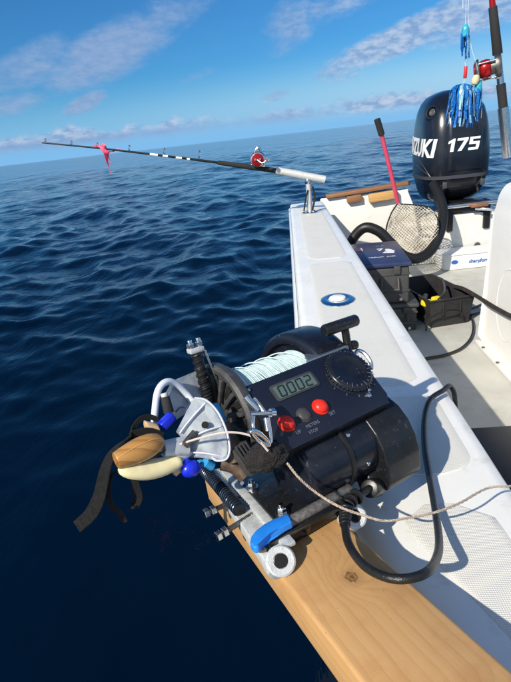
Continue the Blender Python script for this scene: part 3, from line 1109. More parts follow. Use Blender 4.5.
# latch dents on the lower cowl
for x in (-0.12, 0.16):
    bm = new()
    box(bm, (EX + x, EY - 0.318, 0.005), (0.035, 0.02, 0.05), bev=0.008)
    obj('latch', at(eng, bm), 'cowltrim', eng)
bm = new()
box(bm, (EX, EY - 0.02, -0.28), (0.17, 0.30, 0.34), bev=0.03)
obj('midsection', at(eng, bm), 'cowl', eng)
bm = new()
box(bm, (EX + 0.05, EY - 0.25, -0.17), (0.36, 0.17, 0.08), bev=0.015)
for x in (-0.08, 0.2):
    box(bm, (EX + x, EY - 0.3, -0.24), (0.05, 0.1, 0.22), bev=0.01)
obj('mounting_bracket', at(eng, bm), 'black', eng)
bm = new()
cyl(bm, (EX - 0.13, EY - 0.36, -0.155), (EX + 0.33, EY - 0.36, -0.145), 0.016, n=14)
tube(bm, [(EX + 0.1, EY - 0.37, -0.18), (EX + 0.26, EY - 0.42, -0.2), (EX + 0.36, EY - 0.36, -0.17)], 0.014, 8)
obj('steering_ram', at(eng, bm), 'steel', eng)
bm = new()
box(bm, (EX + 0.12, EY - 0.385, -0.155), (0.13, 0.05, 0.03), bev=0.008)
obj('ram_end', at(eng, bm), mat('bronze_fitting', (0.35, 0.17, 0.1), 0.45, 0.4, var=0.2), eng)
# leg below the well
bm = new()
prism(bm, [(-0.2, -0.9), (0.14, -0.9), (0.17, -0.4), (-0.14, -0.4)], (EX - 0.04, EY + 0.05, -0.02), (0, 1, 0), (0, 0, 1), (1, 0, 0), 0.08, 0.02)
obj('drive_leg', at(eng, bm), 'cowl', eng)

# thick rigging hose from the engine over the net and away under the side deck
hp = [(433, 184, 4.16), (440, 198, 4.02), (443, 214, 3.9), (440, 232, 3.78), (431, 250, 3.68), (417, 258.5, 3.6), (402, 254.5, 3.58),
      (390, 242, 3.6), (379, 231.5, 3.62), (366, 227.5, 3.64), (356, 234.5, 3.66), (349, 248, 3.66), (342, 275, 3.66)]
bm = new()
P = smooth_path([aty(x, y, yy) for x, y, yy in hp], 14)
P2 = P
dd = [0.0]
for a, b in zip(P2, P2[1:]):
    dd.append(dd[-1] + (b - a).length)
tot = dd[-1]
N = int(tot / 0.0052)
res = []
for i in range(N + 1):
    s = tot * i / N
    j = min(max(int(np.searchsorted(dd, s)), 1), len(dd) - 1)
    t = (s - dd[j - 1]) / max(1e-9, dd[j] - dd[j - 1])
    res.append(P2[j - 1].lerp(P2[j], t))
tube(bm, res, lambda t: 0.0335 + (0.0035 if int(round(t * N)) % 2 else 0.0), 14, 0)
place(tag(obj('rigging_hose', bm, 'rubber', angle=80), 'thick black corrugated hose looping down from the engine', 'hose'), res[0])

# ------------------------------------------------------------------ landing net
net = thing('landing_net', 'landing net with pink handle leaning against the transom rail', 'landing net', loc=aty(398, 203, 3.8))
h0, h1, h2 = aty(377, 119, 3.72), aty(381.5, 134, 3.735), aty(398, 203, 3.8)
bm = new()
tube(bm, [h1, h2], 0.014, 12, 0)
obj('handle', at(net, bm), 'pink', net)
bm = new()
tube(bm, [h0, h0.lerp(h1, 0.5), h1 + (h1 - h0) * 0.05], 0.021, 14, 0)
obj('grip', at(net, bm), 'foamgrip', net)
hoop_px = [(398, 203), (391, 214), (386, 230), (387, 247), (396, 257), (412, 259), (428, 253), (437, 238), (438, 221), (430, 208), (415, 205), (400, 204)]
hoop = [aty(x, y, 3.80 - 0.0025 * (y - 203)) for x, y in hoop_px]
bm = new()
tube(bm, hoop, 0.0055, 8, 8)
obj('hoop', at(net, bm), 'rodblack', net)
bm = new()
HS = smooth_path(hoop, 8)
hx = [p.x for p in HS]
hz = [p.z for p in HS]


def inside(x, z):
    c = False
    n = len(HS)
    for i in range(n):
        x1, z1, x2, z2 = hx[i], hz[i], hx[i - 1], hz[i - 1]
        if (z1 > z) != (z2 > z) and x < (x2 - x1) * (z - z1) / (z2 - z1 + 1e-12) + x1:
            c = not c
    return c


cxn, czn = sum(hx) / len(hx), sum(hz) / len(hz)


def netp(x, z):
    # the bag sags back and is crumpled
    d = math.hypot((x - cxn) / 0.16, (z - czn) / 0.18)
    y = 3.80 - 0.62 * (hz[0] - z) * 0.4 + 0.06 * max(0, 1 - d * d)
    y += 0.02 * mnoise.noise(Vector((x * 14, z * 14, 1.0)))
    return Vector((x + 0.006 * mnoise.noise(Vector((x * 18, z * 18, 5))), y - 0.02, z + 0.006 * mnoise.noise(Vector((x * 18, z * 18, 9)))))


for layer in (0, 1):
    step = 0.0165
    for fam in (0, 1):
        for c_ in np.arange(-0.6, 0.6, step):
            run = []
            for t in np.arange(-0.6, 0.6, 0.012):
                if fam == 0:
                    x, z = cxn + (c_ + t) * 0.7071, czn + (t - c_) * 0.7071 + 0.006 * layer
                else:
                    x, z = cxn + (c_ + t) * 0.7071, czn + (c_ - t) * 0.7071 + 0.006 * layer
                if inside(x, z):
                    q = netp(x, z)
                    q.y += 0.05 * layer
                    if layer:
                        q.x += 0.01 * math.sin(z * 30)
                    run.append(q)
                else:
                    if len(run) > 2:
                        tube(bm, run, 0.0024, 3, 0, caps=False)
                    run = []
            if len(run) > 2:
                tube(bm, run, 0.0024, 3, 0, caps=False)
o = obj('netting', at(net, bm), 'net', net)
tag(o, kind='stuff')

# ------------------------------------------------------------------ boxes in the cockpit


def tub(bm, cx, cy, z0, z1, w, l, th, taper, rz, rim=0.0):
    """open box with walls"""
    rot = Matrix.Rotation(rz, 3, 'Z')

    def ring(z, ww, ll):
        return [Vector((cx, cy, z)) + rot @ Vector((a * ww / 2, b * ll / 2, 0)) for a, b in ((-1, -1), (1, -1), (1, 1), (-1, 1))]
    rings = [ring(z0, w - taper, l - taper), ring(z1 - rim, w, l), ring(z1 - rim, w + 2 * rim, l + 2 * rim), ring(z1, w + 2 * rim, l + 2 * rim), ring(z1, w - 2 * th, l - 2 * th), ring(z0 + th, w - taper - 2 * th, l - taper - 2 * th)]
    V = [[bm.verts.new(p) for p in r_] for r_ in rings]
    for a, b in zip(V, V[1:]):
        for k in range(4):
            bm.faces.new((a[k], a[(k + 1) % 4], b[(k + 1) % 4], b[k]))
    bm.faces.new(V[0][::-1])
    bm.faces.new(V[-1])
    bmesh.ops.remove_doubles(bm, verts=bm.verts, dist=1e-5)
    return bm


def toolbox(loc, rz, w, l, h, label, cat, lidmat, lid_h=0.03):
    t = thing('tool_box', label, cat, frame=Matrix.Translation(loc) @ Matrix.Rotation(rz, 4, 'Z'))
    bm = new()
    box(bm, (0, 0, h * 0.5), (w, l, h), bev=0.012, seg=3)
    for z in (h * 0.34, h * 0.80):
        box(bm, (0, 0, z), (w + 0.008, l + 0.008, 0.012), bev=0.004)
    obj('body', bm, 'boxgrey', t)
    bm = new()
    box(bm, (0, 0, h + lid_h / 2 + 0.001), (w + 0.022, l + 0.022, lid_h), bev=0.009, seg=3)
    obj('lid', bm, lidmat, t)
    bm = new()
    tube(bm, [(w * 0.05, -l / 2 - 0.006, h * 0.72), (w * 0.05, -l / 2 - 0.03, h * 0.42), (w * 0.32, -l / 2 - 0.03, h * 0.42), (w * 0.32, -l / 2 - 0.006, h * 0.72)], 0.007, 8, 0)
    obj('carry_handle', bm, 'boxgrey', t)
    for x in (-0.32, 0.30):
        bm = new()
        box(bm, (x * w, -l / 2 - 0.008, h * 0.93), (0.035, 0.016, h * 0.22), bev=0.004)
        obj('latch', bm, 'boxgrey', t)
    for x in (-0.2, 0.36):
        bm = new()
        cyl(bm, (x * w, -l / 2 - 0.002, h * 0.12), (x * w, -l / 2 - 0.012, h * 0.12), 0.009, n=10, bev=0.002)
        obj('rivet', bm, 'castwhite', t)
    return t


low = toolbox((0.522, 2.915, FL + 0.004), R(-3), 0.30, 0.36, 0.135, 'black tool box standing on the cockpit floor under the navy-lidded box', 'tool box', 'boxgrey', 0.026)
hi = toolbox((0.470, 3.02, FL + 0.166), R(-3), 0.335, 0.54, 0.205, 'grey tool box with navy lid and stickers, stacked on the black box', 'tool box', 'boxlid', 0.028)
lt = 0.205 + 0.0295
hlid = [o for o in hi.children if o.name.startswith('lid')][0]
bm = new()
box(bm, (-0.085, 0.10, lt + 0.0006), (0.075, 0.075, 0.0010))
obj('flag_sticker', bm, 'whiteprint', hlid, smooth=False)
bm = new()
for k in range(3):
    box(bm, (-0.073, 0.075 + k * 0.024, lt + 0.0018), (0.050, 0.010, 0.0008))
obj('sticker_stripe', bm, 'reddecal', hlid, smooth=False)
bm = new()
prism(bm, [(0.055, -0.04), (0.085, -0.05), (0.118, -0.06), (0.128, 0.0), (0.11, 0.045), (0.085, 0.06), (0.075, 0.02), (0.09, 0.0), (0.07, -0.01)], (0, 0, lt + 0.0004), (1, 0, 0), (0, 1, 0), (0, 0, 1), 0.0009)
obj('emblem', bm, 'whiteprint', hlid, smooth=False)
bm = text_bm('7', 0.075, Matrix.Translation((0.052, 0.045, lt + 0.001)), 0.0005, 0.002)
obj('lettering', bm, 'whiteprint', hlid, smooth=False)
bm = text_bm('TROLLEY  CASE', 0.021, Matrix.Translation((0.04, -0.135, lt + 0.001)), 0.0004)
obj('lettering', bm, 'whiteprint', hlid, smooth=False)
bm = text_bm('A B', 0.035, Matrix.Translation((0.06, 0.15, lt + 0.001)), 0.0004)
obj('lettering', bm, mat('dim_blue_print', (0.12, 0.25, 0.5), 0.5), hlid, smooth=False)

bn = thing('open_bin', 'open black plastic bin holding a yellow tool beside the boxes', 'bin', frame=Matrix.Translation((0.805, 2.99, FL + 0.004)) @ Matrix.Rotation(R(12), 4, 'Z'))
obj('tub', tub(new(), 0, 0, 0, 0.165, 0.26, 0.50, 0.008, 0.04, 0, 0.006), 'bin', bn, smooth=False)
for sx in (-1, 1):
    bm = new()
    box(bm, (0.05 * sx, -0.249, 0.1), (0.006, 0.008, 0.1), bev=0.002)
    obj('rib', bm, 'bin', bn)
tl = thing('hand_tool', 'yellow tool with a grey shaft lying in the open bin', 'tool', frame=Matrix.Translation((0.755, 2.82, FL + 0.125)) @ Matrix.Rotation(R(25), 4, 'Z'))
bm = new()
box(bm, (0, 0, 0), (0.10, 0.05, 0.04), Matrix.Rotation(R(12), 3, 'Y'), 0.012, 3)
box(bm, (0.05, 0.01, 0.012), (0.05, 0.03, 0.03), None, 0.008)
obj('grip', bm, 'yellow', tl)
bm = new()
tube(bm, [(0.05, 0.0, 0.01), (0.11, 0.01, 0.04), (0.14, 0.06, 0.09), (0.14, 0.09, 0.10)], 0.008, 8)
cyl(bm, (-0.02, 0.03, 0.0), (0.02, 0.06, 0.03), 0.014, n=10)
obj('shaft', bm, 'darksteel', tl)
bm = new()
box(bm, (0.87, 2.86, FL + 0.03), (0.05, 0.03, 0.03), Matrix.Rotation(R(20), 3, 'Z'), 0.008)
place(tag(obj('lure_case', bm, 'yellow'), 'small dull yellow case in the front corner of the open bin', 'case'), (0.87, 2.86, FL + 0.03))

wb = thing('carton', 'low white carton with blue print on the floor below the engine', 'carton', frame=Matrix.Translation((1.345, 4.0, FL + 0.004)) @ Matrix.Rotation(R(3), 4, 'Z'))
bm = new()
box(bm, (0, 0, 0.055), (0.42, 0.2, 0.11), bev=0.006)
obj('body', bm, 'foam', wb)
bm = new()
box(bm, (0, 0, 0.117), (0.432, 0.212, 0.012), bev=0.004)
obj('lid', bm, 'foam', wb)
xf = m4((0.06, -0.1018, 0.055), (1, 0, 0), (0, 0, 1), (0, -1, 0))
obj('lettering', text_bm('sharpforce', 0.038, xf, 0.0005, 0.001), 'bluedecal', wb, smooth=False)
bm = new()
prism(bm, [(0.02 * math.cos(2 * math.pi * k / 16) * 1.3, 0.016 * math.sin(2 * math.pi * k / 16)) for k in range(16)], (-0.13, -0.1012, 0.06), (1, 0, 0), (0, 0, 1), (0, -1, 0), 0.001)
obj('emblem', bm, 'bluedecal', wb, smooth=False)

bc = thing('storage_case', 'low black case on the cockpit floor at the right edge', 'case', loc=(0.72, 1.24, FL))
bm = new()
box(bm, (0, 0, 0.05), (0.62, 0.62, 0.09), bev=0.012, seg=3)
obj('body', bm, 'black', bc)
bm = new()
box(bm, (0, 0, 0.101), (0.60, 0.60, 0.014), bev=0.005)
obj('lid', bm, 'black', bc)

# cords on the floor
zf = FL + 0.012
bm = new()
tube(bm, [atz(462, 299, zf) + Vector((-0.03, -0.05, 0.10)), atz(467, 309, zf), atz(473, 322, zf), atz(472, 336, zf), atz(462, 348, zf), atz(445, 355, zf), atz(425, 359, zf), atz(408, 366, zf), Vector((0.40, 2.12, zf)), Vector((0.345, 2.0, zf + 0.005))], 0.0075, 8, 10)
place(tag(obj('power_cord', bm, 'cable'), 'black cord curving over the cockpit floor from the bin', 'cord'), (0.98, 2.7, FL))
bm = new()
tube(bm, [Vector((0.70, 2.68, FL + 0.012)), Vector((0.72, 2.70, FL + 0.07)), Vector((0.80, 2.69, FL + 0.115)), Vector((0.885, 2.72, FL + 0.10)), Vector((0.925, 2.76, FL + 0.03))], 0.005, 6, 10)
place(tag(obj('loop_cord', bm, 'cable'), 'thin black cord looped against the front of the open bin', 'cord'), (0.70, 2.68, FL))
for yy, zz in ((3.02, 0.06), (2.93, 0.05)):
    bm = new()
    tube(bm, [Vector((0.95, yy - 0.03, FL + zz)), Vector((0.99, yy - 0.06, FL + 0.02)), Vector((1.06, yy - 0.03, FL + 0.014)), Vector((1.16, yy + 0.05, FL + 0.012))], 0.007, 6, 8)
    place(tag(obj('short_cord', bm, 'cable'), 'far short black cord from the open bin behind the console' if yy > 3 else 'near short black cord from the open bin behind the console', 'cord', 'short cords between bin and console'), (0.95, yy, FL))
bm = new()
strip(bm, [Vector((0.93, 2.98, FL + 0.165)), Vector((0.93, 2.80, FL + 0.20)), aty(478, 297, 2.56), atx(489, 304, 0.915), atx(500, 310.5, 0.918), atx(513, 317, 0.92), atx(530, 322, 0.92)], 0.02, 0.005, lambda f: (0.2, 0.3, 1), 8)
place(tag(obj('webbing_strap', bm, mat('brown_black_webbing', (0.035, 0.028, 0.025), 0.8, var=0.4, vscale=60, dirt=((0.12, 0.07, 0.05), 25, 0.5, 0.7, 0.5))), 'dark strap stretched across the white console side', 'strap'), (0.93, 2.9, FL + 0.17))

# ------------------------------------------------------------------ right hand rod with reel, lures hanging from it
RY = 2.56
r2a, r2b = aty(492, 0, RY), aty(508.5, 158, RY)
rd2 = (r2a - r2b).normalized()
rod2 = thing('fishing_rod', 'upright fishing rod with red reel in a steel tube beside the console', 'fishing rod', loc=r2b)


def on2(py):
    return r2b + (r2a - r2b) * ((158 - py) / 158)


rh2 = thing('rod_holder', 'upright steel tube rod holder fixed beside the console top', 'rod holder', loc=on2(176))
bm = new()
lathe(bm, on2(157), rd2, [(0, 0.0), (0, 0.024), ((on2(104) - on2(157)).length, 0.024), ((on2(104) - on2(157)).length, 0.018), (0.02, 0.018)], 24)
obj('holder_tube', at(rh2, bm), 'steel', rh2)
bm = new()
cyl(bm, on2(130) + Vector((0.02, 0, 0)), on2(130) + Vector((0.16, 0, 0)), 0.012, n=12)
cyl(bm, on2(130) + Vector((0.16, 0, 0.1)), Vector((on2(130).x + 0.16, RY - 0.10, 0.19)), 0.016, n=12)
obj('bracket', at(rh2, bm), 'steel', rh2)
bm = new()
cyl(bm, on2(110), on2(80), 0.019, n=18)
obj('rear_grip', at(rod2, bm), 'foamgrip', rod2)
bm = new()
cyl(bm, on2(82), on2(50), 0.015, 0.014, n=18)
obj('reel_seat', at(rod2, bm), 'steel', rod2)
bm = new()
cyl(bm, on2(51), on2(6), 0.0205, 0.017, n=18, bev=0.003)
obj('fore_grip', at(rod2, bm), 'foamgrip', rod2)
bm = new()
cyl(bm, on2(6), on2(-8), 0.013, 0.010, n=14)
obj('red_wrap', at(rod2, bm), 'redreel', rod2)
bm = new()
cyl(bm, on2(-8), on2(-360), 0.010, 0.003, n=12)
obj('blank', at(rod2, bm), 'rodblack', rod2)
rc = aty(488, 68.5, RY) + Vector((-0.005, -0.02, 0))
ax2 = Vector((0.93, -0.3, 0.12)).normalized()
rl2 = obj('reel', at(rod2, lathe(new(), rc - ax2 * 0.055, ax2, [(0, 0), (0, 0.03), (0.004, 0.042), (0.012, 0.046), (0.018, 0.044), (0.018, 0.030), (0.082, 0.030), (0.082, 0.044), (0.092, 0.047), (0.104, 0.042), (0.108, 0.02), (0.108, 0)], 28)), 'darksteel', rod2)
bm = lathe(new(), rc - ax2 * 0.036, ax2, [(0, 0.031), (0.01, 0.037), (0.03, 0.038), (0.043, 0.034), (0.045, 0.031)], 24)
obj('spool', at(rod2, bm), 'redreel', rl2)
bm = lathe(new(), rc - ax2 * 0.060, ax2, [(0, 0), (0, 0.02), (0.003, 0.031), (0.006, 0.031), (0.006, 0)], 24)
obj('side_plate', at(rod2, bm), 'redreel', rl2)
for k in range(3):
    bm = new()
    a = 1.0 + k * 2.1
    x, y, z = basis(ax2)
    o_ = (x * math.cos(a) + y * math.sin(a)) * 0.042
    cyl(bm, rc - ax2 * 0.04 + o_, rc + ax2 * 0.036 + o_, 0.004, n=8)
    obj('crossbar', at(rod2, bm), 'steel', rl2)
bm = new()
box(bm, rc + Vector((0.045, 0.01, 0.0)), (0.02, 0.02, 0.09), bev=0.004)
obj('reel_foot', at(rod2, bm), 'steel', rl2)


def lure(px0, py0, px1, py1, yy, label, skirt, head, rad, nst, seed, headsize=1.0, name='squid_lure'):
    """rubber squid: a head and a skirt of strands, hung on a line"""
    rr = random.Random(seed)
    a, b = aty(px0, py0, yy), aty(px1, py1, yy)
    t = thing(name, label, 'fishing lure', loc=a, group='squid lures hanging in front of the engine')
    L_ = (b - a).length
    d = (b - a).normalized()
    x, y, z = basis(d)
    if headsize:
        bm = lathe(new(), a, d, [(0, 0), (0.0, 0.006 * headsize), (0.01, 0.013 * headsize), (0.03, 0.016 * headsize), (0.045, 0.014 * headsize), (0.05, 0.006), (0.05, 0)], 14)
        obj('head', at(t, bm), head, t)
    bm = new()
    bm2 = new()
    for k in range(nst):
        an = rr.uniform(0, 6.283)
        o_ = x * math.cos(an) + y * math.sin(an)
        s = rr.uniform(0.55, 1.0)
        ln = L_ * rr.uniform(0.55, 1.0)
        p = [a + d * 0.03 + o_ * 0.010, a + d * (ln * 0.35) + o_ * rad * s, a + d * (ln * 0.7) + o_ * rad * s * rr.uniform(0.7, 1.3), a + d * ln + o_ * rad * s * rr.uniform(0.5, 1.5)]
        strip(bm if rr.random() < 0.72 else bm2, p, rr.uniform(0.005, 0.010), 0.0015, o_.cross(d), 4)
    obj('skirt', at(t, bm), skirt, t)
    if bm2.verts:
        obj('pale_strands', at(t, bm2), 'lurepale', t)
    return a


LY = 2.5
a1_ = lure(465.5, 24, 465, 62, LY, 'slim blue squid lure hanging highest, above the bunch', 'lureblue', 'lurehead', 0.017, 26, 1)
a2_ = lure(464, 76, 459, 128, LY, 'bushy blue and silver skirted lure hanging in front of the engine cowl', 'lureblue', 'lureblue', 0.050, 120, 2, 0.0)
a3_ = lure(479, 80, 474, 124, LY + 0.02, 'slim blue-green squid lure hanging right of the bushy lure', 'lureblue', 'lurehead', 0.02, 34, 3)
bm = new()
cyl(bm, aty(466, 66, LY), aty(465, 78, LY), 0.007, 0.008, n=10, bev=0.002)
place(tag(obj('red_bead', bm, 'bootred'), 'short red tube above the bushy blue lure', 'tube bead'), aty(466, 66, LY))
bm = new()
pc = aty(474, 80, LY + 0.01)
lathe(bm, pc - Vector((0, 0, 0.02)), (0.3, 0, 1), [(0, 0), (0.004, 0.012), (0.02, 0.018), (0.038, 0.012), (0.043, 0)], 16)
place(tag(obj('cork_float', bm, 'tan'), 'small cream ball float between the two hanging lures', 'float'), pc)
topz = 1.62
hang = on2(-120)
bm = new()
tube(bm, [a1_, Vector((a1_.x, LY, a1_.z + 0.25)), hang], 0.0009, 4, 4)
tube(bm, [aty(465, 62, LY), aty(466, 70, LY), a2_ + Vector((0, 0, -0.03))], 0.0011, 4, 4)
tube(bm, [aty(468, 12, LY), aty(471, 45, LY), aty(477, 66, LY), a3_], 0.0009, 4, 6)
tube(bm, [aty(468, 12, LY), hang], 0.0009, 4, 0)
tube(bm, [aty(463, 8, LY), aty(463, -40, LY)], 0.0011, 4, 0)
place(tag(obj('trace_line', bm, 'nylon'), 'thin clear fishing line holding the squid lures', 'fishing line'), hang)

# ------------------------------------------------------------------ plank
PY = ray(34, 251)
PX = PY.cross(Vector((0, 0, 1))).normalized()
PZ = PX.cross(PY)
PO = hit(283, 580, CAM - PZ * 0.38, PZ)
PF = m4(PO, PX, PY, PZ)
bm = new()
box(bm, (0.0535, -0.16, -0.0225), (0.107, 0.89, 0.045), bev=0.005, seg=3)
plank = obj('wooden_plank', bm, 'plank')
plank.matrix_world = PF
tag(plank, 'pale pine plank with a knot lying across the side deck', 'plank')

# ------------------------------------------------------------------ line hauler, local frame: u along its drum axis, v away, z up
ph = R(11)
WU = PX * math.cos(ph) + PY * math.sin(ph)
WV = PY * math.cos(ph) - PX * math.sin(ph)
WF = m4(PO, WU, WV, PZ)
WI = WF.inverted()
PL = WI @ PF                                   # plank frame -> hauler frame


def plk(x, y, z):
    return PL @ Vector((x, y, z))


def wn(px, py, axis, val):
    n = (WU, WV, PZ)[axis]
    return WI @ hit(px, py, PO + n * val, n)


hauler = thing('line_hauler', 'black electric line hauler with red buttons clamped on the plank', 'line hauler', frame=WF)
PN = Vector((0, -0.658, 0.753))                # panel normal
PB = Vector((0, 0.753, 0.658))                 # up the panel
PD = Vector((0.062, 0.046, 0.110))             # near left corner of the panel
UX = Vector((1, 0, 0))


def pan(a, b, h=0.0):
    return PD + UX * a + PB * b + PN * h


def H(name, bm, m, parent=None, **kw):
    return obj(name, bm, m, parent or hauler, **kw)


# base plate with bolts
bm = new()
poly = [plk(0.026, 0.205, 0.026), plk(0.026, 0.035, 0.026), plk(0.105, 0.045, 0.026), plk(0.105, 0.205, 0.026)]
prism(bm, [(p.x, p.y) for p in poly], (0, 0, 0.019), (1, 0, 0), (0, 1, 0), (0, 0, 1), 0.008, 0.0015)
bp = H('base_plate', bm, 'black')
for px, py in ((252, 487), (282, 512)):
    c0 = wn(px, py, 2, 0.029)
    bm = new()
    cyl(bm, c0 - Vector((0, 0, 0.002)), c0 + Vector((0, 0, 0.0005)), 0.0088, n=20)
    lathe(bm, c0, (0.1, 0, 1), [(0.0005, 0.0062), (0.005, 0.006), (0.0062, 0.005), (0.0062, 0)], 6)
    cyl(bm, c0 + Vector((0, 0, 0.006)), c0 + Vector((0.0003, 0, 0.011)), 0.0032, n=10)
    H('bolt', bm, 'steel', bp)
bm = new()
cyl(bm, wn(242, 483, 2, 0.028), wn(242, 483, 2, 0.0285), 0.003, n=10)
H('rivet', bm, 'steel', bp)
# cast bracket along the plank's outer edge with its tubular ends
bm = new()
prism(bm, [(-0.012, 0.012), (0.022, 0.014), (0.026, 0.25), (0.004, 0.262), (-0.002, 0.25), (-0.004, 0.16)], PL @ Vector((0, 0, 0.001)), PL.to_3x3() @ Vector((1, 0, 0)), PL.to_3x3() @ Vector((0, 1, 0)), Vector((0, 0, 1)), 0.017, 0.003, 3)
br = H('bracket', bm, 'galv')
bm = new()
prism(bm, [(0.014, 0.02), (0.030, 0.02), (0.03, 0.235), (0.016, 0.235)], PL @ Vector((0, 0, 0.0175)), PL.to_3x3() @ Vector((1, 0, 0)), PL.to_3x3() @ Vector((0, 1, 0)), Vector((0, 0, 1)), 0.006, 0.002)
H('flange_strip', bm, 'galv', br)
bax = Vector((-0.24, -0.70, 0.66)).normalized()
for nm, c0, rr, mm in (('boss', plk(0.006, 0.016, 0.010), 0.0165, 'galv'), ('boss', plk(0.115, 0.036, 0.010), 0.0150, 'castwhite')):
    bm = lathe(new(), c0 - bax * 0.024, bax, [(0.004, 0.0072), (0.030, 0.0074), (0.0315, 0.0085), (0.032, rr - 0.002), (0.0305, rr), (0.0, rr), (0.0, 0.0072)], 36, closed=True)
    b_ = H(nm, bm, mm)
    bm = lathe(new(), c0 - bax * 0.023, bax, [(0.0308, 0), (0.0308, 0.0073)], 20)
    H('bore', bm, 'hole', b_)
# cross bar behind with the second tube's arm
bm = new()
box(bm, plk(0.060, 0.058, 0.010), (0.10, 0.022, 0.014), None, 0.003)
H('cross_bar', bm, 'black')
# two studs with double nuts sticking out to the left
for p, q in (((243, 497, 0.016), (205, 514, 0.018)), ((252, 515, 0.016), (217, 537, 0.016))):
    a, b = wn(p[0], p[1], 2, p[2]), wn(q[0], q[1], 2, q[2])
    bm = new()
    cyl(bm, a, b, 0.0032, n=12)
    P = helix(a, b, 0.0032, 26, 8)
    tube(bm, P, 0.0006, 4, 0)
    st = H('stud', bm, 'darksteel')
    dn = (b - a).normalized()
    for s in (0.80, 0.97):
        c0 = a.lerp(b, s)
        bm = lathe(new(), c0 - dn * 0.0032, dn, [(0, 0.0032), (0, 0.0062), (0.0006, 0.0068), (0.0058, 0.0068), (0.0064, 0.0062), (0.0064, 0.0032)], 6, ref=(0, 0.3, 1))
        H('nut', bm, 'steel', st, angle=20)
# threaded dark spring along the outer edge
a, b = wn(201, 466, 2, 0.018), wn(240, 511, 2, 0.024)
bm = new()
cyl(bm, a, b, 0.0075, n=16)
sp = H('spring_rod', bm, 'black')
bm = new()
tube(bm, helix(a, b, 0.0082, 27, 14), 0.0010, 6, 0)
H('coil', bm, mat('coil_steel', (0.055, 0.075, 0.115), 0.25, 0.7), sp)
bm = new()
dn = (b - a).normalized()
cyl(bm, a - dn * 0.004, a + dn * 0.006, 0.0105, n=16, bev=0.002)
H('collar', bm, 'cyan', sp)

# spool: outer ribbed flange, pale inner flange, line
SK = 1.08
SV, SZ = 0.168, 0.1235
SCc = Vector((0.024, SV, SZ))


def big(bm, k=None, c=None):
    """spool parts are drawn at a small size round their axis, then brought to full size"""
    k = k or SK
    c = c or SCc
    bm.transform(Matrix.Translation(c) @ Matrix.Scale(k, 4) @ Matrix.Translation(-c))
    return bm


bm = lathe(new(), SCc + UX * 0.022, UX, [(0.004, 0.012), (0.004, 0.040), (0.006, 0.058), (0.001, 0.062), (0.0, 0.068), (0.004, 0.0715), (0.012, 0.0715), (0.015, 0.069), (0.0155, 0.012)], 56, closed=True)
fl = H('spool_flange', big(bm), 'charcoal')
NR = 15
for k in range(NR):
    a = 2 * math.pi * k / NR + 0.12
    rd = Vector((0, math.cos(a), math.sin(a)))
    tg = Vector((0, -math.sin(a), math.cos(a)))
    rot = Matrix((UX, rd, tg)).transposed()
    bm = new()
    box(bm, SCc + UX * 0.0235 + rd * 0.043 + tg * 0.004, (0.008, 0.036, 0.006), rot @ Matrix.Rotation(0.22, 3, 'X'), 0.0018)
    H('rib', big(bm), 'charcoal', fl)
for k in range(NR):
    a = 2 * math.pi * (k + 0.5) / NR + 0.12
    rd = Vector((0, math.cos(a), math.sin(a)))
    bm = new()
    tg = Vector((0, -math.sin(a), math.cos(a)))
    rot = Matrix((UX, rd, tg)).transposed()
    box(bm, SCc + UX * 0.0258 + rd * 0.044 + tg * 0.004, (0.0012, 0.022, 0.0085), rot @ Matrix.Rotation(0.22, 3, 'X'), 0.0005)
    H('slot', big(bm), 'hole', fl)
bm = lathe(new(), SCc + UX * 0.016, UX, [(0, 0), (0, 0.010), (0.002, 0.014), (0.010, 0.016), (0.012, 0.016)], 24)
H('hub', big(bm), 'darksteel', fl)
bm = lathe(new(), SCc + UX * 0.0395, UX, [(0, 0.04), (0, 0.0645), (0.0015, 0.066), (0.003, 0.0645), (0.005, 0.04)], 56, closed=True)
H('inner_flange', big(bm), 'castwhite')
prof = [(0, 0.03)]
nw = 40
for k in range(nw):
    h = 0.001 + 0.104 * k / nw
    rr = 0.0525 + 0.0005 * math.sin(k * 1.7) + 0.0010 * math.sin(k * 0.37)
    prof += [(h, rr - 0.0012), (h + 0.0007, rr), (h + 0.0016, rr + 0.0003), (h + 0.0022, rr - 0.0003)]
prof += [(0.107, 0.03)]
bm = lathe(new(), SCc + UX * 0.0455, UX, prof, 64)
ln = H('line_wraps', big(bm), 'braid', angle=70)
for k in range(4):
    bm = new()
    pts = []
    u0, u1 = 0.052 + 0.02 * k, 0.075 + 0.024 * k
    for t in np.linspace(0, 1, 18):
        a = 0.5 + 1.9 * t
        pts.append(SCc + UX * (u0 + (u1 - u0) * t) + Vector((0, math.cos(a), math.sin(a))) * 0.0555)
    tube(bm, pts, 0.0008, 5, 0)
    H('loose_wrap', big(bm), 'braidline', ln)
# gear housing on the inboard side of the spool
bm = lathe(new(), Vector((0, 0.190, 0.102)) + UX * 0.190, UX, [(0.006, 0.03), (0.006, 0.072), (0.0, 0.076), (0.0, 0.084), (0.003, 0.0885), (0.008, 0.0895), (0.044, 0.0895), (0.05, 0.087), (0.053, 0.08), (0.053, 0)], 64)
H('gear_housing', big(bm, 1.12, Vector((0.190, 0.190, 0.102))), 'blackgloss', angle=50)
bm = new()
poly = [(-0.004, -0.03), (0.058, -0.03), (0.058, 0.0), (-0.004, 0.0)]
prism(bm, [(0.168, 0.1205), (0.246, 0.1205), (0.242, 0.140), (0.228, 0.158), (0.186, 0.150)], (0, 0, 0.140), UX, (0, 1, 0), (0, 0, 1), 0.038, 0.002)
H('drive_cover', bm, mat('blue_grey_cover', (0.20, 0.25, 0.31), 0.25, 0.6, var=0.1, dirt=((0.02, 0.02, 0.02), 70, 0.62, 0.7, 0.5)), angle=20)
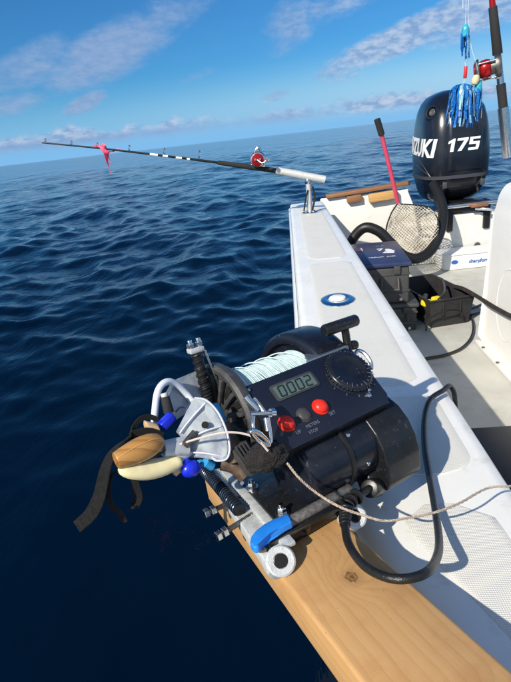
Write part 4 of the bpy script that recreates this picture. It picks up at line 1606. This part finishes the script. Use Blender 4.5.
# control box under the panel, with its lid as panel face
bm = new()
prism(bm, [(0, 0), (0.18, 0), (0.18, 0.096), (0, 0.096)], pan(0, 0, -0.026), UX, PB, PN, 0.022, 0.003)
H('control_box', bm, 'black')
bm = new()
poly = [(-0.003, 0.0), (0.172, 0.0), (0.181, 0.012), (0.186, 0.088), (0.176, 0.100), (-0.005, 0.099)]
prism(bm, poly, pan(0, 0, -0.004), UX, PB, PN, 0.005, 0.0012)
face = H('control_panel', bm, 'blackpanel')
# display
bm = new()
prism(bm, rrect(0.070, 0.0245, 0.004), pan(0.0650, 0.0735, 0.0008), UX, PB, PN, 0.0016, 0.0006)
dis = H('display', bm, 'bezel', face)
bm = new()
prism(bm, rrect(0.062, 0.0188, 0.002), pan(0.0650, 0.073, 0.0026), UX, PB, PN, 0.0004)
H('screen', bm, 'lcd', dis)
SEG = {'8': 'abcdefg', '0': 'abcdef', '2': 'abged', 'A': 'abcefg', 'H': 'bcefg', 'n': 'abcef'}


def seg_rects(ch):
    w, h, t = 0.0086, 0.0148, 0.0021
    d = dict(a=(0, h / 2, w, t), d=(0, -h / 2, w, t), g=(0, 0, w, t), f=(-w / 2, h / 4, t, h / 2), b=(w / 2, h / 4, t, h / 2), e=(-w / 2, -h / 4, t, h / 2), c=(w / 2, -h / 4, t, h / 2))
    return [d[s] for s in SEG[ch]]


for i, ch in enumerate('0002'):
    bm = new()
    for (x, y, w, h) in seg_rects(ch):
        sh = 0.16
        q = []
        for a, b in ((-1, -1), (1, -1), (1, 1), (-1, 1)):
            yy = y + b * h * 0.48
            q.append((0.0435 + i * 0.0142 + x + a * w * 0.48 + sh * yy, 0.073 + yy))
        prism(bm, q, pan(0, 0, 0.0031), UX, PB, PN, 0.0003)
    H('digit', bm, 'digit', dis, smooth=False)
# buttons
for a_, b_, mm, rr, hh in ((0.0215, 0.0315, 'red', 0.0098, 0.0075), (0.0492, 0.0325, 'charcoal', 0.0088, 0.0045), (0.0772, 0.0335, 'red', 0.0098, 0.0075)):
    bm = lathe(new(), pan(a_, b_, 0.0008), PN, [(0, rr + 0.0016), (0.0012, rr + 0.0014), (0.0014, rr)] + [(0.0014 + hh * math.sin(t), rr * math.cos(t)) for t in np.linspace(0.1, math.pi / 2, 9)], 32)
    H('button', bm, mm, face)
# dial
dc = (0.150, 0.062)
prof = [(0, 0.035), (0.001, 0.035), (0.002, 0.0335), (0.0065, 0.0325), (0.0085, 0.030), (0.009, 0.024), (0.0080, 0.022), (0.0080, 0)]
bm = lathe(new(), pan(*dc, 0.0008), PN, prof, 56)
dial = H('dial', bm, 'blackgloss', face)
for k in range(40):
    a = 2 * math.pi * k / 40
    rd = UX * math.cos(a) + PB * math.sin(a)
    tg = -UX * math.sin(a) + PB * math.cos(a)
    bm = new()
    box(bm, pan(*dc, 0.0046) + rd * 0.0333, (0.0022, 0.0019, 0.0058), Matrix((rd, tg, PN)).transposed(), 0.0005, 1)
    H('grip_ridge', bm, 'blackgloss', dial)
bm = new()
for k in range(9):
    a = R(200 + k * 27)
    rd = UX * math.cos(a) + PB * math.sin(a)
    tg = -UX * math.sin(a) + PB * math.cos(a)
    box(bm, pan(*dc, 0.0011) + rd * 0.0378, (0.0036, 0.0008, 0.0004), Matrix((rd, tg, PN)).transposed())
H('scale_mark', bm, 'print', face, smooth=False)
bm = new()
for k in range(12):
    a = R(190 + k * 15)
    rd = UX * math.cos(a) + PB * math.sin(a)
    tg = -UX * math.sin(a) + PB * math.cos(a)
    box(bm, pan(*dc, 0.0097) + rd * 0.027, (0.007 if k % 3 == 0 else 0.003, 0.0007, 0.0004), Matrix((rd, tg, PN)).transposed())
H('dial_mark', bm, 'print', dial, smooth=False)
# lettering printed below the buttons
for s, a_, b_, sz in (('UP', 0.0285, 0.0155, 0.0062), ('METERS', 0.052, 0.0170, 0.0062), ('SET', 0.0865, 0.0195, 0.0066), ('STOP', 0.047, 0.0088, 0.0060)):
    xf = m4(pan(a_, b_, 0.0013), UX, PB, PN)
    H('lettering', text_bm(s, sz, xf, 0.0001), 'print', face, smooth=False)
# panel screws
for a_, b_, rr in ((0.1525, 0.0215, 0.0042), (0.160, 0.0275, 0.003), (-0.0005 + 0.005, 0.092, 0.003)):
    bm = lathe(new(), pan(a_, b_, 0.0008), PN, [(0, rr), (0.0015, rr), (0.0026, rr * 0.7), (0.003, 0)], 16)
    sc = H('screw', bm, 'steel', face)
# bent steel clip at the far right corner of the panel
bm = new()
tube(bm, [pan(0.176, 0.080, 0.002), pan(0.187, 0.086, 0.005), pan(0.193, 0.078, 0.006), pan(0.193, 0.062, 0.004), pan(0.188, 0.054, 0.001)], 0.0028, 8)
H('steel_clip', bm, 'steel', face)
# crank handle
bm = new()
hb0, hb1 = wn(324, 331, 1, 0.13), wn(356, 320, 1, 0.13)
cyl(bm, hb0, hb1, 0.0088, n=24, bev=0.002)
hd = H('handle', bm, 'black')
bm = new()
hm = hb0.lerp(hb1, 0.62)
cyl(bm, hm + Vector((0, 0, -0.002)), hm + Vector((0.002, 0.0, -0.044)), 0.0058, n=16)
cyl(bm, hm + Vector((0.006, 0, -0.034)), hm + Vector((0.018, 0.0, -0.036)), 0.007, n=16, bev=0.002)
H('handle_post', bm, 'black', hd)
bm = new()
cyl(bm, hb0, hb0 - (hb1 - hb0).normalized() * 0.0006, 0.005, n=16)
H('handle_end', bm, 'blackgloss', hd)
# motor under the panel, clamp band, end cap, junction boot
mc = Vector((0, 0.082, 0.058))
bm = lathe(new(), mc + UX * 0.084, UX, [(0, 0), (0, 0.036), (0.002, 0.042), (0.006, 0.0455), (0.012, 0.047), (0.122, 0.047)], 56)
mo = H('motor', bm, 'blackgloss', angle=50)
bm = lathe(new(), mc + UX * 0.148, UX, [(0, 0.0465), (0.0, 0.0495), (0.003, 0.0500), (0.005, 0.0495), (0.005, 0.0465)], 56)
H('clamp_band', bm, 'rubber', mo)
for px, py in ((352, 429.5), (366, 462)):
    c0 = wn(px, py, 1, 0.04)
    rd = Vector((0, c0.y - mc.y, c0.z - mc.z)).normalized()
    q = Vector((c0.x, mc.y, mc.z)) + rd * 0.0468
    bm = lathe(new(), q, rd, [(0, 0.0035), (0.0015, 0.0033), (0.0022, 0.002), (0.0022, 0)], 14)
    H('screw', bm, 'steel', mo)
ec = Vector((0, 0.088, 0.045))
poly = [(0.150, -0.002), (0.040, -0.002), (0.028, 0.003), (0.0225, 0.014), (0.0220, 0.040), (0.0265, 0.062), (0.036, 0.081), (0.051, 0.097), (0.070, 0.107), (0.090, 0.111), (0.112, 0.108), (0.132, 0.097), (0.150, 0.078)]
bm = prism(new(), poly, (0.196, 0, 0), (0, 1, 0), (0, 0, 1), (1, 0, 0), 0.064, 0.003, 3)
H('end_cap', bm, 'black', angle=32)
bm = new()
q = wn(385, 478, 1, 0.055)
box(bm, Vector((0.196, 0.052, 0.010)), (0.034, 0.03, 0.030), Matrix.Rotation(R(-20), 3, 'X'), 0.005, 3)
H('junction_box', bm, 'black')
# cable gland: ribbed boot then the thick cable
g0, g1 = wn(372, 487, 1, 0.03), wn(349, 502, 1, 0.018)
bm = new()
cyl(bm, Vector((0.192, 0.042, 0.006)), g0.lerp(g1, 0.12), 0.0125, 0.012, n=20, bev=0.002)
H('cable_gland', bm, 'black')
cab_px = [(349, 503, 0.036), (346, 512, 0.034), (345, 521, 0.032)]
CP = [WI @ p for p in []]
path = [g0.lerp(g1, 0.1), g1, wn(345.5, 514, 2, 0.024), wn(345, 524, 2, 0.022), wn(348, 542, 2, 0.020), wn(358, 559, 2, 0.018), wn(372, 571, 2, 0.018), wn(392, 578.5, 2, 0.020),
        wn(412, 578, 2, 0.020), WI @ atz(428, 571, 0.088), WI @ atz(437, 557, 0.062), WI @ atz(439, 540, 0.040), WI @ atz(435.5, 512, 0.022), WI @ atz(430, 480, 0.014),
        WI @ atz(424.5, 446, 0.012), WI @ atz(424.5, 418, 0.014), WI @ atz(430, 400, 0.018), WI @ Vector((0.262, 0.880, 0.018)), WI @ Vector((0.290, 0.915, 0.006)), WI @ Vector((0.302, 0.92, -0.06)), WI @ Vector((0.31, 0.92, -0.35))]
bm = new()
SP = smooth_path(path, 10)
tube(bm, SP, 0.0048, 12, 0)
pc_ = H('power_cable', bm, 'cable')
for k in range(9):
    i = 6 + k * 3
    p, q = SP[i], SP[i + 1]
    dn = (q - p).normalized()
    rr = 0.0100 - 0.00045 * k
    bm = lathe(new(), p - dn * 0.0016, dn, [(0, 0.005), (0.0, rr - 0.001), (0.0012, rr), (0.0028, rr), (0.004, rr - 0.001), (0.004, 0.005)], 20)
    H('boot_ring', bm, 'rubber', pc_)
# clamp lever: steel bar under the motor with a blue sleeve and hook
la, lb = wn(292, 521, 2, 0.030), wn(350, 489, 2, 0.030)
bm = new()
cyl(bm, la - (lb - la) * 0.05, lb, 0.0068, n=20, bev=0.001)
lv = H('clamp_lever', bm, mat('weathered_bar', (0.20, 0.185, 0.17), 0.5, 0.6, var=0.35, vscale=160, bump=0.4, bscale=700))
gp = [wn(x, y, 2, 0.033) for x, y in ((289, 517.5), (293, 526), (279, 533), (268, 538.5), (261, 545), (259.5, 551), (254.5, 552), (250.5, 547.5), (251.5, 541), (256, 535), (264, 528.5), (274, 523))]
bm = new()
prism(bm, [(p.x, p.y) for p in gp], (0, 0, 0.030), (1, 0, 0), (0, 1, 0), (0, 0, 1), 0.009, 0.0022, 3)
H('blue_grip', bm, 'blue', lv)
bm = new()
cyl(bm, wn(266, 546, 2, 0.024), wn(262, 552, 2, 0.016), 0.0042, n=12)
tube(bm, [wn(270, 544, 2, 0.022), wn(292, 532, 2, 0.022), wn(310, 522, 2, 0.022)], 0.0034, 8)
H('lever_pivot', bm, 'darksteel', lv)
bm = new()
cyl(bm, wn(303, 521, 2, 0.022), wn(303, 530, 2, 0.004), 0.010, n=18, bev=0.002)
H('pivot_post', bm, 'black', lv)
# upright guide post with a rubber mesh sleeve and wing bolts, left of the flange
pb, pt = wn(208, 398, 1, 0.17), wn(196, 352, 1, 0.17)
bm = new()
cyl(bm, pb + (pb - pt) * 0.4, pt, 0.0066, n=18)
tube(bm, helix(pb, pt, 0.0072, 7, 12, 0.0066), 0.0013, 5, 0)
tube(bm, [p for p in helix(pt, pb, 0.0072, 7.5, 12, 0.0068)], 0.0013, 5, 0)
po = H('guide_post', bm, 'rubber')
bm = new()
box(bm, pt + Vector((0, 0, 0.003)), (0.020, 0.014, 0.007), None, 0.002)
H('post_clamp', bm, 'galv', po)
for du in (-0.006, 0.006):
    bm = new()
    c0 = pt + Vector((du, 0, 0.006))
    cyl(bm, c0, c0 + Vector((0, 0, 0.011)), 0.0032, n=10, bev=0.0008)
    cyl(bm, c0 + Vector((0, 0, 0.002)), c0 + Vector((0, 0, 0.006)), 0.0052, n=6)
    H('wing_bolt', bm, 'steel', po)
bm = new()
cyl(bm, pt + Vector((0.010, -0.004, 0.0)), pb + Vector((0.017, -0.004, 0.012)), 0.002, n=10)
H('stay_rod', bm, 'steel', po)
# blue tube and cast arm between cone and flange
bm = new()
cyl(bm, wn(213, 406, 1, 0.12), wn(221, 421, 1, 0.12), 0.0075, n=18, bev=0.0015)
H('blue_spacer', bm, 'cyan')
bm = new()
tube(bm, [wn(222, 424, 1, 0.11), wn(230, 440, 1, 0.1), wn(236, 462, 1, 0.09)], 0.009, 10)
tube(bm, [wn(222, 462, 1, 0.11), wn(235, 466, 1, 0.10), wn(246, 476, 1, 0.09)], 0.010, 10)
H('cast_arm', bm, mat('rusty_brown_arm', (0.10, 0.065, 0.045), 0.6, 0.3, var=0.4, vscale=120))
bm = new()
strip(bm, [wn(238, 446, 1, 0.085), wn(246, 458, 1, 0.08), wn(254, 470, 1, 0.078)], 0.020, 0.010, (1, 0.3, 0.3))
gu = H('line_guard', bm, 'charcoal')
for k in range(4):
    bm = new()
    e = -0.007 + 0.0047 * k
    tube(bm, [wn(238, 446, 1, 0.085) + Vector((e, -0.007, 0.004)), wn(254, 470, 1, 0.078) + Vector((e, -0.007, 0.004))], 0.0014, 6, 0)
    H('guard_ridge', bm, 'boxgrey', gu)

# ------------------------------------------------------------------ shackle, mesh sleeve and twine hanging on the hauler
sh = thing('steel_shackle', 'bright steel shackle and rings hooked beside the left red button', 'shackle', frame=WF)
bm = new()


def bowpts(px):
    return [wn(x, y, 1, v_) for x, y, v_ in px]


tube(bm, bowpts([(254, 413, 0.055), (253, 424, 0.05), (255, 435, 0.046), (260, 444, 0.045), (267, 447, 0.045), (271, 441, 0.047), (270, 430, 0.05), (268, 418, 0.055)]), 0.0021, 10, 6)
obj('bow', bm, 'polished', sh)
bm = new()
a, b = wn(250, 414, 1, 0.052), wn(272, 413, 1, 0.052)
cyl(bm, a, b, 0.0026, n=12)
lathe(bm, b, b - a, [(-0.003, 0.0025), (-0.003, 0.005), (0.003, 0.005), (0.003, 0.0025)], 14, closed=True)
obj('pin', bm, 'polished', sh)
bm = new()
tube(bm, bowpts([(246, 397, 0.066), (252, 404, 0.06), (258, 411, 0.055)]), lambda t: 0.0045 - 0.0015 * t, 10)
tube(bm, bowpts([(253, 399, 0.066), (259, 405, 0.06), (264, 412, 0.053)]), 0.003, 8)
obj('swivel', bm, 'steel', sh)
bm = new()
tube(bm, [wn(260 + 9 * math.cos(t), 438 + 4.0 * math.sin(t) + 6.5 * math.cos(t), 1, 0.04) for t in np.linspace(0, 2 * math.pi, 18, endpoint=False)], 0.0028, 10, 0, closed=True)
obj('ring', bm, 'polished', sh)
bm = new()
cyl(bm, wn(268, 431, 1, 0.045), wn(266, 418, 1, 0.05), 0.0033, n=12)
obj('shank', bm, 'steel', sh)

# knitted mesh bundle: lumpy closed body
bm = new()
bmesh.ops.create_icosphere(bm, subdivisions=5, radius=1.0)
mcn = wn(266, 457, 1, 0.050)
xa = (wn(285, 448, 1, 0.045) - wn(248, 462, 1, 0.06)).normalized()
ya = basis(xa)[1]
za = xa.cross(ya)
for v in bm.verts:
    n_ = v.co.copy()
    k = 1 + 0.22 * mnoise.noise(n_ * 2.2) + 0.07 * mnoise.noise(n_ * 9) + 0.06 * mnoise.noise(n_ * 26)
    v.co = mcn + xa * n_.x * 0.024 * k + ya * n_.y * 0.0155 * k + za * n_.z * 0.0165 * k
ms = obj('mesh_sleeve', bm, 'mesh', None, xf=WF)
place(tag(ms, 'lumpy black knitted mesh bundle below the steel shackle', 'mesh sleeve'), WF @ mcn)

bm = new()
tp = [WF @ wn(287, 463, 1, 0.035), WF @ wn(300, 479, 1, 0.022), WF @ wn(318, 494, 1, 0.012), atz(340, 507, 0.112), atz(362, 515, 0.102), atz(385, 521, 0.094),
      atz(410, 517.5, 0.088), atz(435, 512.5, 0.082), atz(460, 503, 0.074), atz(487, 488.5, 0.062), atz(511, 486, 0.055), Vector((0.335, 0.625, 0.0)), Vector((0.38, 0.62, -0.12)), Vector((0.42, 0.60, -0.35)), Vector((0.45, 0.55, -0.485))]
SPt = smooth_path(tp, 24)
fr = frames(SPt)
for s in range(3):
    pts = [p + (fr[i][0] * math.cos(i * 0.55 + s * 2.094) + fr[i][1] * math.sin(i * 0.55 + s * 2.094)) * 0.0008 for i, p in enumerate(SPt)]
    tube(bm, pts, 0.0008, 6, 0)
place(tag(obj('twine', bm, 'twine'), 'tan twisted twine running from the mesh bundle over the side deck', 'twine'), tp[0])
bm = new()
lp = [wn(148, 455, 1, 0.118), wn(175, 446, 1, 0.11), wn(200, 438, 1, 0.085), wn(225, 432.5, 1, 0.062), wn(245, 434, 1, 0.05), wn(258, 440, 1, 0.04), wn(268, 451, 1, 0.034)]
tube(bm, [WF @ p for p in lp], 0.0013, 6, 10)
place(tag(obj('snood_line', bm, mat('pale_snood', (0.60, 0.52, 0.47), 0.6)), 'pale stiff line arched from the clear guide to the shackle', 'fishing line'), WF @ lp[0])

# ------------------------------------------------------------------ clear plastic line guide outboard of the spool
cg = thing('clear_line_guide', 'clear plastic cone guide with blue fittings left of the spool', 'line guide', frame=WF)
# fan-shaped cone: narrow hub at left, wide rim at right
bm = new()
base = wn(172, 446, 1, 0.12)
rimp = [(193, 399), (204, 401), (214, 410), (221, 422), (226, 436), (228, 450), (225, 459), (216, 461), (210, 458)]
N = len(rimp)
top, bot = [], []
vr = [0.122, 0.116, 0.108, 0.1, 0.092, 0.086, 0.086, 0.09, 0.094]
RP = smooth_path([wn(x, y, 1, v_) for (x, y), v_ in zip(rimp, vr)], 4)
hubp = smooth_path([wn(x, y, 1, 0.118) for x, y in ((176, 432), (180, 436), (183, 441), (185, 446), (186, 451), (187, 455), (188, 458))], 4)
K = 30


def samp(P, t):
    f = t * (len(P) - 1)
    i = min(int(f), len(P) - 2)
    return P[i].lerp(P[i + 1], f - i)


grid = []
for i in range(K + 1):
    t = i / K
    a, b = samp(hubp, t), samp(RP, t)
    row = []
    for j in range(13):
        s = j / 12
        p = a.lerp(b, s)
        bulge = 0.010 * math.sin(math.pi * s) * math.sin(math.pi * t)
        if s > 0.9:
            bulge += 0.004
        row.append(p + Vector((-0.3, -0.6, 0.5)).normalized() * bulge)
    grid.append(row)
V0 = [[bm.verts.new(p) for p in r_] for r_ in grid]
for a, b in zip(V0, V0[1:]):
    for k in range(12):
        bm.faces.new((a[k], a[k + 1], b[k + 1], b[k]))
bmesh.ops.solidify(bm, geom=bm.faces[:], thickness=0.0026)
H2 = lambda name, bm, m, parent=None, **kw: obj(name, bm, m, parent or cg, **kw)
cone = H2('cone', bm, 'clear', angle=60)
bm = new()
tube(bm, [p + Vector((0.001, -0.002, 0.001)) for p in RP], 0.0017, 8, 3)
H2('rim', bm, 'edge', cone)
for t0 in (0.16, 0.42, 0.74):
    bm = new()
    a, b = samp(hubp, t0), samp(RP, t0)
    strip(bm, [a.lerp(b, s) + Vector((-0.3, -0.6, 0.5)).normalized() * (0.010 * math.sin(math.pi * s) * math.sin(math.pi * t0) + 0.003) for s in (0.05, 0.35, 0.65, 0.95)], 0.0016, 0.004, (0.2, 0.5, 0.5))
    H2('fin', bm, 'edge', cone)
bm = new()
cen = samp(hubp, 0.35).lerp(samp(RP, 0.35), 0.62) + Vector((-0.3, -0.6, 0.5)).normalized() * 0.0135
lathe(bm, cen, (-0.3, -0.6, 0.5), [(0, 0), (0.0, 0.0042), (0.0006, 0.0038), (0.0006, 0)], 18)
H2('port', bm, 'hole', cone)
bm = new()
box(bm, wn(190, 439, 1, 0.102), (0.02, 0.006, 0.008), Matrix.Rotation(R(-32), 3, 'Y'), 0.001)
H2('clip_slot', bm, 'darksteel', cone)
bm = new()
a, b = wn(163, 449, 1, 0.115), wn(186, 446, 1, 0.114)
lathe(bm, a, b - a, [(0, 0.006), (0, 0.0095), (0.012, 0.0105), ((b - a).length, 0.012), ((b - a).length, 0.007)], 24)
box(bm, wn(181, 455, 1, 0.112), (0.022, 0.010, 0.014), Matrix.Rotation(R(-20), 3, 'Y'), 0.002)
H2('hub', bm, 'clear')
# hoop and the flat side plate behind
bm = new()
tube(bm, [wn(154, 428, 1, 0.150), wn(155, 410, 1, 0.153), wn(158, 391, 1, 0.158), wn(166, 382, 1, 0.162), wn(176, 384, 1, 0.165), wn(186, 393, 1, 0.165), wn(193, 402, 1, 0.16)], 0.0044, 10, 8)
H2('hoop', bm, 'edge')
bm = new()
poly = [wn(172, 381, 1, 0.172), wn(196, 371, 1, 0.180), wn(202, 390, 1, 0.176), wn(204, 402, 1, 0.170), wn(188, 412, 1, 0.165), wn(176, 420, 1, 0.162), wn(165, 418, 1, 0.162), wn(164, 396, 1, 0.168)]
nrm = Vector((-0.3, -0.85, 0.45)).normalized()
co = list(poly) + [p - nrm * 0.003 for p in poly]
n = len(poly)
add_verts(bm, co, [tuple(range(n)), tuple(range(n, 2 * n))[::-1]] + [(i, (i + 1) % n, n + (i + 1) % n, n + i) for i in range(n)])
H2('side_plate', bm, 'clear', smooth=False)
bm = new()
a, b = wn(169, 413, 1, 0.145), wn(165, 397, 1, 0.150)
cyl(bm, a, b, 0.0062, 0.0055, n=14, bev=0.001)
H2('peg', bm, 'foamgrip')
bm = new()
cyl(bm, b, b + (b - a) * 0.25, 0.0045, n=12, bev=0.001)
H2('peg_tip', bm, 'castwhite')
bm = new()
box(bm, wn(167, 421, 1, 0.132), (0.020, 0.012, 0.012), Matrix.Rotation(R(-28), 3, 'Y'), 0.003, 3)
H2('blue_clip', bm, 'royal')
bm = new()
c0 = wn(191, 469, 1, 0.105)
bmesh.ops.create_uvsphere(bm, u_segments=20, v_segments=12, radius=0.0105, matrix=Matrix.Translation(c0) @ Matrix.Diagonal((1.15, 0.8, 0.95, 1)))
box(bm, wn(186, 464, 1, 0.108), (0.012, 0.010, 0.012), Matrix.Rotation(R(-28), 3, 'Y'), 0.002)
H2('blue_knob', bm, 'royal')
bm = new()
tube(bm, [wn(176, 412, 1, 0.14), wn(181, 407, 1, 0.135), wn(187, 408, 1, 0.13), wn(190, 402, 1, 0.132)], 0.0012, 6)
H2('wire_clip', bm, 'steel')
bm = new()
tube(bm, [wn(205, 462, 1, 0.105), wn(212, 466, 1, 0.105)], 0.006, 10, 0)
H2('blue_sleeve', bm, 'cyan')
bm = new()
box(bm, wn(177, 470, 1, 0.112), (0.012, 0.008, 0.008), Matrix.Rotation(R(-20), 3, 'Y'), 0.001)
H2('peg_foot', bm, 'cork')

# ------------------------------------------------------------------ floats and webbing outboard of the guide


def spindle(bm, p0, p1, prof, ya_, za_, n=28, bend=0.0):
    """tapered body: prof = (t, half width, half height)"""
    p0, p1 = Vector(p0), Vector(p1)
    rows = []
    prof = [tuple(max(0.0005, q) if k_ else q for k_, q in enumerate(v)) for v in smooth_path(prof, 4)]
    for t, w, h in prof:
        c = p0.lerp(p1, t) + za_ * bend * math.sin(math.pi * t)
        rows.append([bm.verts.new(c + ya_ * w * math.cos(2 * math.pi * k / n) + za_ * h * math.sin(2 * math.pi * k / n)) for k in range(n)])
    for a, b in zip(rows, rows[1:]):
        for k in range(n):
            bm.faces.new((a[k], a[(k + 1) % n], b[(k + 1) % n], b[k]))
    bm.faces.new(rows[0][::-1])
    bm.faces.new(rows[-1])
    return bm


f0, f1 = wn(116, 461, 1, 0.108), wn(163, 439, 1, 0.108)
fx = (f1 - f0).normalized()
fz = Vector((0.0, -0.55, 0.83))
fz = (fz - fx * fz.dot(fx)).normalized()
fy = fz.cross(fx)
bm = new()
spindle(bm, f0, f1, [(0, 0.0085, 0.008), (0.02, 0.0095, 0.0095), (0.25, 0.012, 0.0125), (0.5, 0.0135, 0.014), (0.75, 0.0125, 0.0125), (0.92, 0.009, 0.008), (0.98, 0.006, 0.005), (1.0, 0.003, 0.003)], fy, fz)
wfl = obj('wooden_float', bm, 'varnish', None, xf=WF, angle=60)
place(tag(wfl, 'varnished brown wooden float lying on the cream float', 'float'), WF @ f0)
ed = obj('glue_seam', tube(new(), [f0.lerp(f1, t) + fz * (h + 0.0002) - fy * 0.003 for t, h in ((0.01, 0.0085), (0.25, 0.0122), (0.5, 0.0137), (0.75, 0.0122), (0.93, 0.0075))], 0.0005, 6), mat('worn_ridge', (0.58, 0.36, 0.14), 0.4), wfl)
ed.matrix_parent_inverse = Matrix.Translation(-(WF @ f0)) @ WF
c0, c1 = wn(119, 472, 1, 0.107), wn(180, 461, 1, 0.107)
gx_ = (c1 - c0).normalized()
bm = new()
spindle(bm, c0, c1, [(0, 0.003, 0.003), (0.04, 0.006, 0.006), (0.15, 0.0095, 0.009), (0.4, 0.012, 0.0115), (0.7, 0.011, 0.010), (0.93, 0.008, 0.0075), (1.0, 0.006, 0.0055)], fy, fz, 28, -0.006)
cfl = obj('cream_float', bm, 'cream', None, xf=WF, angle=60)
place(tag(cfl, 'cream painted banana-shaped float under the brown wooden float', 'float'), WF @ c0)
bm = new()
spindle(bm, wn(146, 427, 1, 0.132), wn(158, 430, 1, 0.13), [(0, 0.006, 0.0085), (0.1, 0.007, 0.0095), (0.9, 0.007, 0.0095), (1, 0.006, 0.0085)], fy, fz, 20)
ck = obj('cork_stub', bm, 'cork', None, xf=WF)
place(tag(ck, 'pale round cork stub above the wooden float', 'cork'), WF @ wn(146, 427, 1, 0.132))


def wpts(l):
    return [WF @ wn(x, y, 1, v_) for x, y, v_ in l]


camdir = (CAM - (WF @ f0)).normalized()
bm = new()
strip(bm, wpts([(163, 435, 0.122), (150, 431.5, 0.124), (136, 434.5, 0.126), (123, 442, 0.126), (113, 453, 0.124), (106, 468, 0.122), (102, 485, 0.121), (98, 500, 0.12), (90, 515, 0.122), (77, 527, 0.126)]),
      lambda f: 0.006 + 0.0075 * min(1, f * 2.2) + 0.001 * math.sin(f * 9), 0.0022, lambda f: Vector((0.9, 0.1, 0.75 - 0.6 * f)) if f > 0.25 else Vector((-0.2, 0.2, 1)), 8)
w1 = obj('webbing_strap', bm, 'velcro')
place(tag(w1, 'wide black webbing strap draped over the floats and hanging free', 'strap', 'black straps hanging from the floats'), (WF @ wn(150, 434.5, 1, 0.1)))
bm = new()
strip(bm, wpts([(131, 436, 0.135), (134, 427, 0.138), (141, 419, 0.14), (150, 417, 0.14), (158, 420, 0.138)]), 0.006, 0.002, (0.1, 0.3, 1), 8)
w2 = obj('webbing_strap', bm, 'velcro')
place(tag(w2, 'short black strap arched behind the cork stub', 'strap', 'black straps hanging from the floats'), (WF @ wn(141, 419, 1, 0.14)))
bm = new()
strip(bm, wpts([(118, 472, 0.122), (111, 476, 0.124), (108, 488, 0.126), (109, 499, 0.128), (113, 508, 0.129), (119, 512, 0.13), (125, 522, 0.13)]), lambda f: 0.005 + 0.004 * f * (1.4 - f), 0.0018, (0.9, 0, 0.5), 8)
w3 = obj('webbing_strap', bm, 'velcro')
place(tag(w3, 'thin crooked black strap hanging beside the wide strap', 'strap', 'black straps hanging from the floats'), (WF @ wn(118, 472, 1, 0.122)))
bm = new()
strip(bm, wpts([(134, 478, 0.124), (136, 487, 0.126), (138, 497, 0.128), (135, 505, 0.128), (131, 508, 0.127)]), lambda f: 0.008 + 0.005 * f, 0.002, (0.95, 0.1, 0.3), 8)
w4 = obj('webbing_strap', bm, 'velcro')
place(tag(w4, 'short dark strap hanging straight down under the cream float', 'strap', 'black straps hanging from the floats'), (WF @ wn(134, 478, 1, 0.124)))
# thin black cord lashing the cream float
bm = new()
tube(bm, wpts([(155, 460, 0.11), (160, 465, 0.108), (168, 468.5, 0.108), (177, 466, 0.106), (184, 463, 0.104)]), 0.0012, 6)
tube(bm, wpts([(118, 473, 0.112), (130, 467, 0.108), (145, 461, 0.106), (158, 455, 0.105), (165, 450, 0.105)]), 0.0011, 6)
place(tag(obj('lashing_cord', bm, 'rubber'), 'thin black cord lashing the cream float to the clear guide', 'cord'), WF @ wn(155, 460, 1, 0.11))
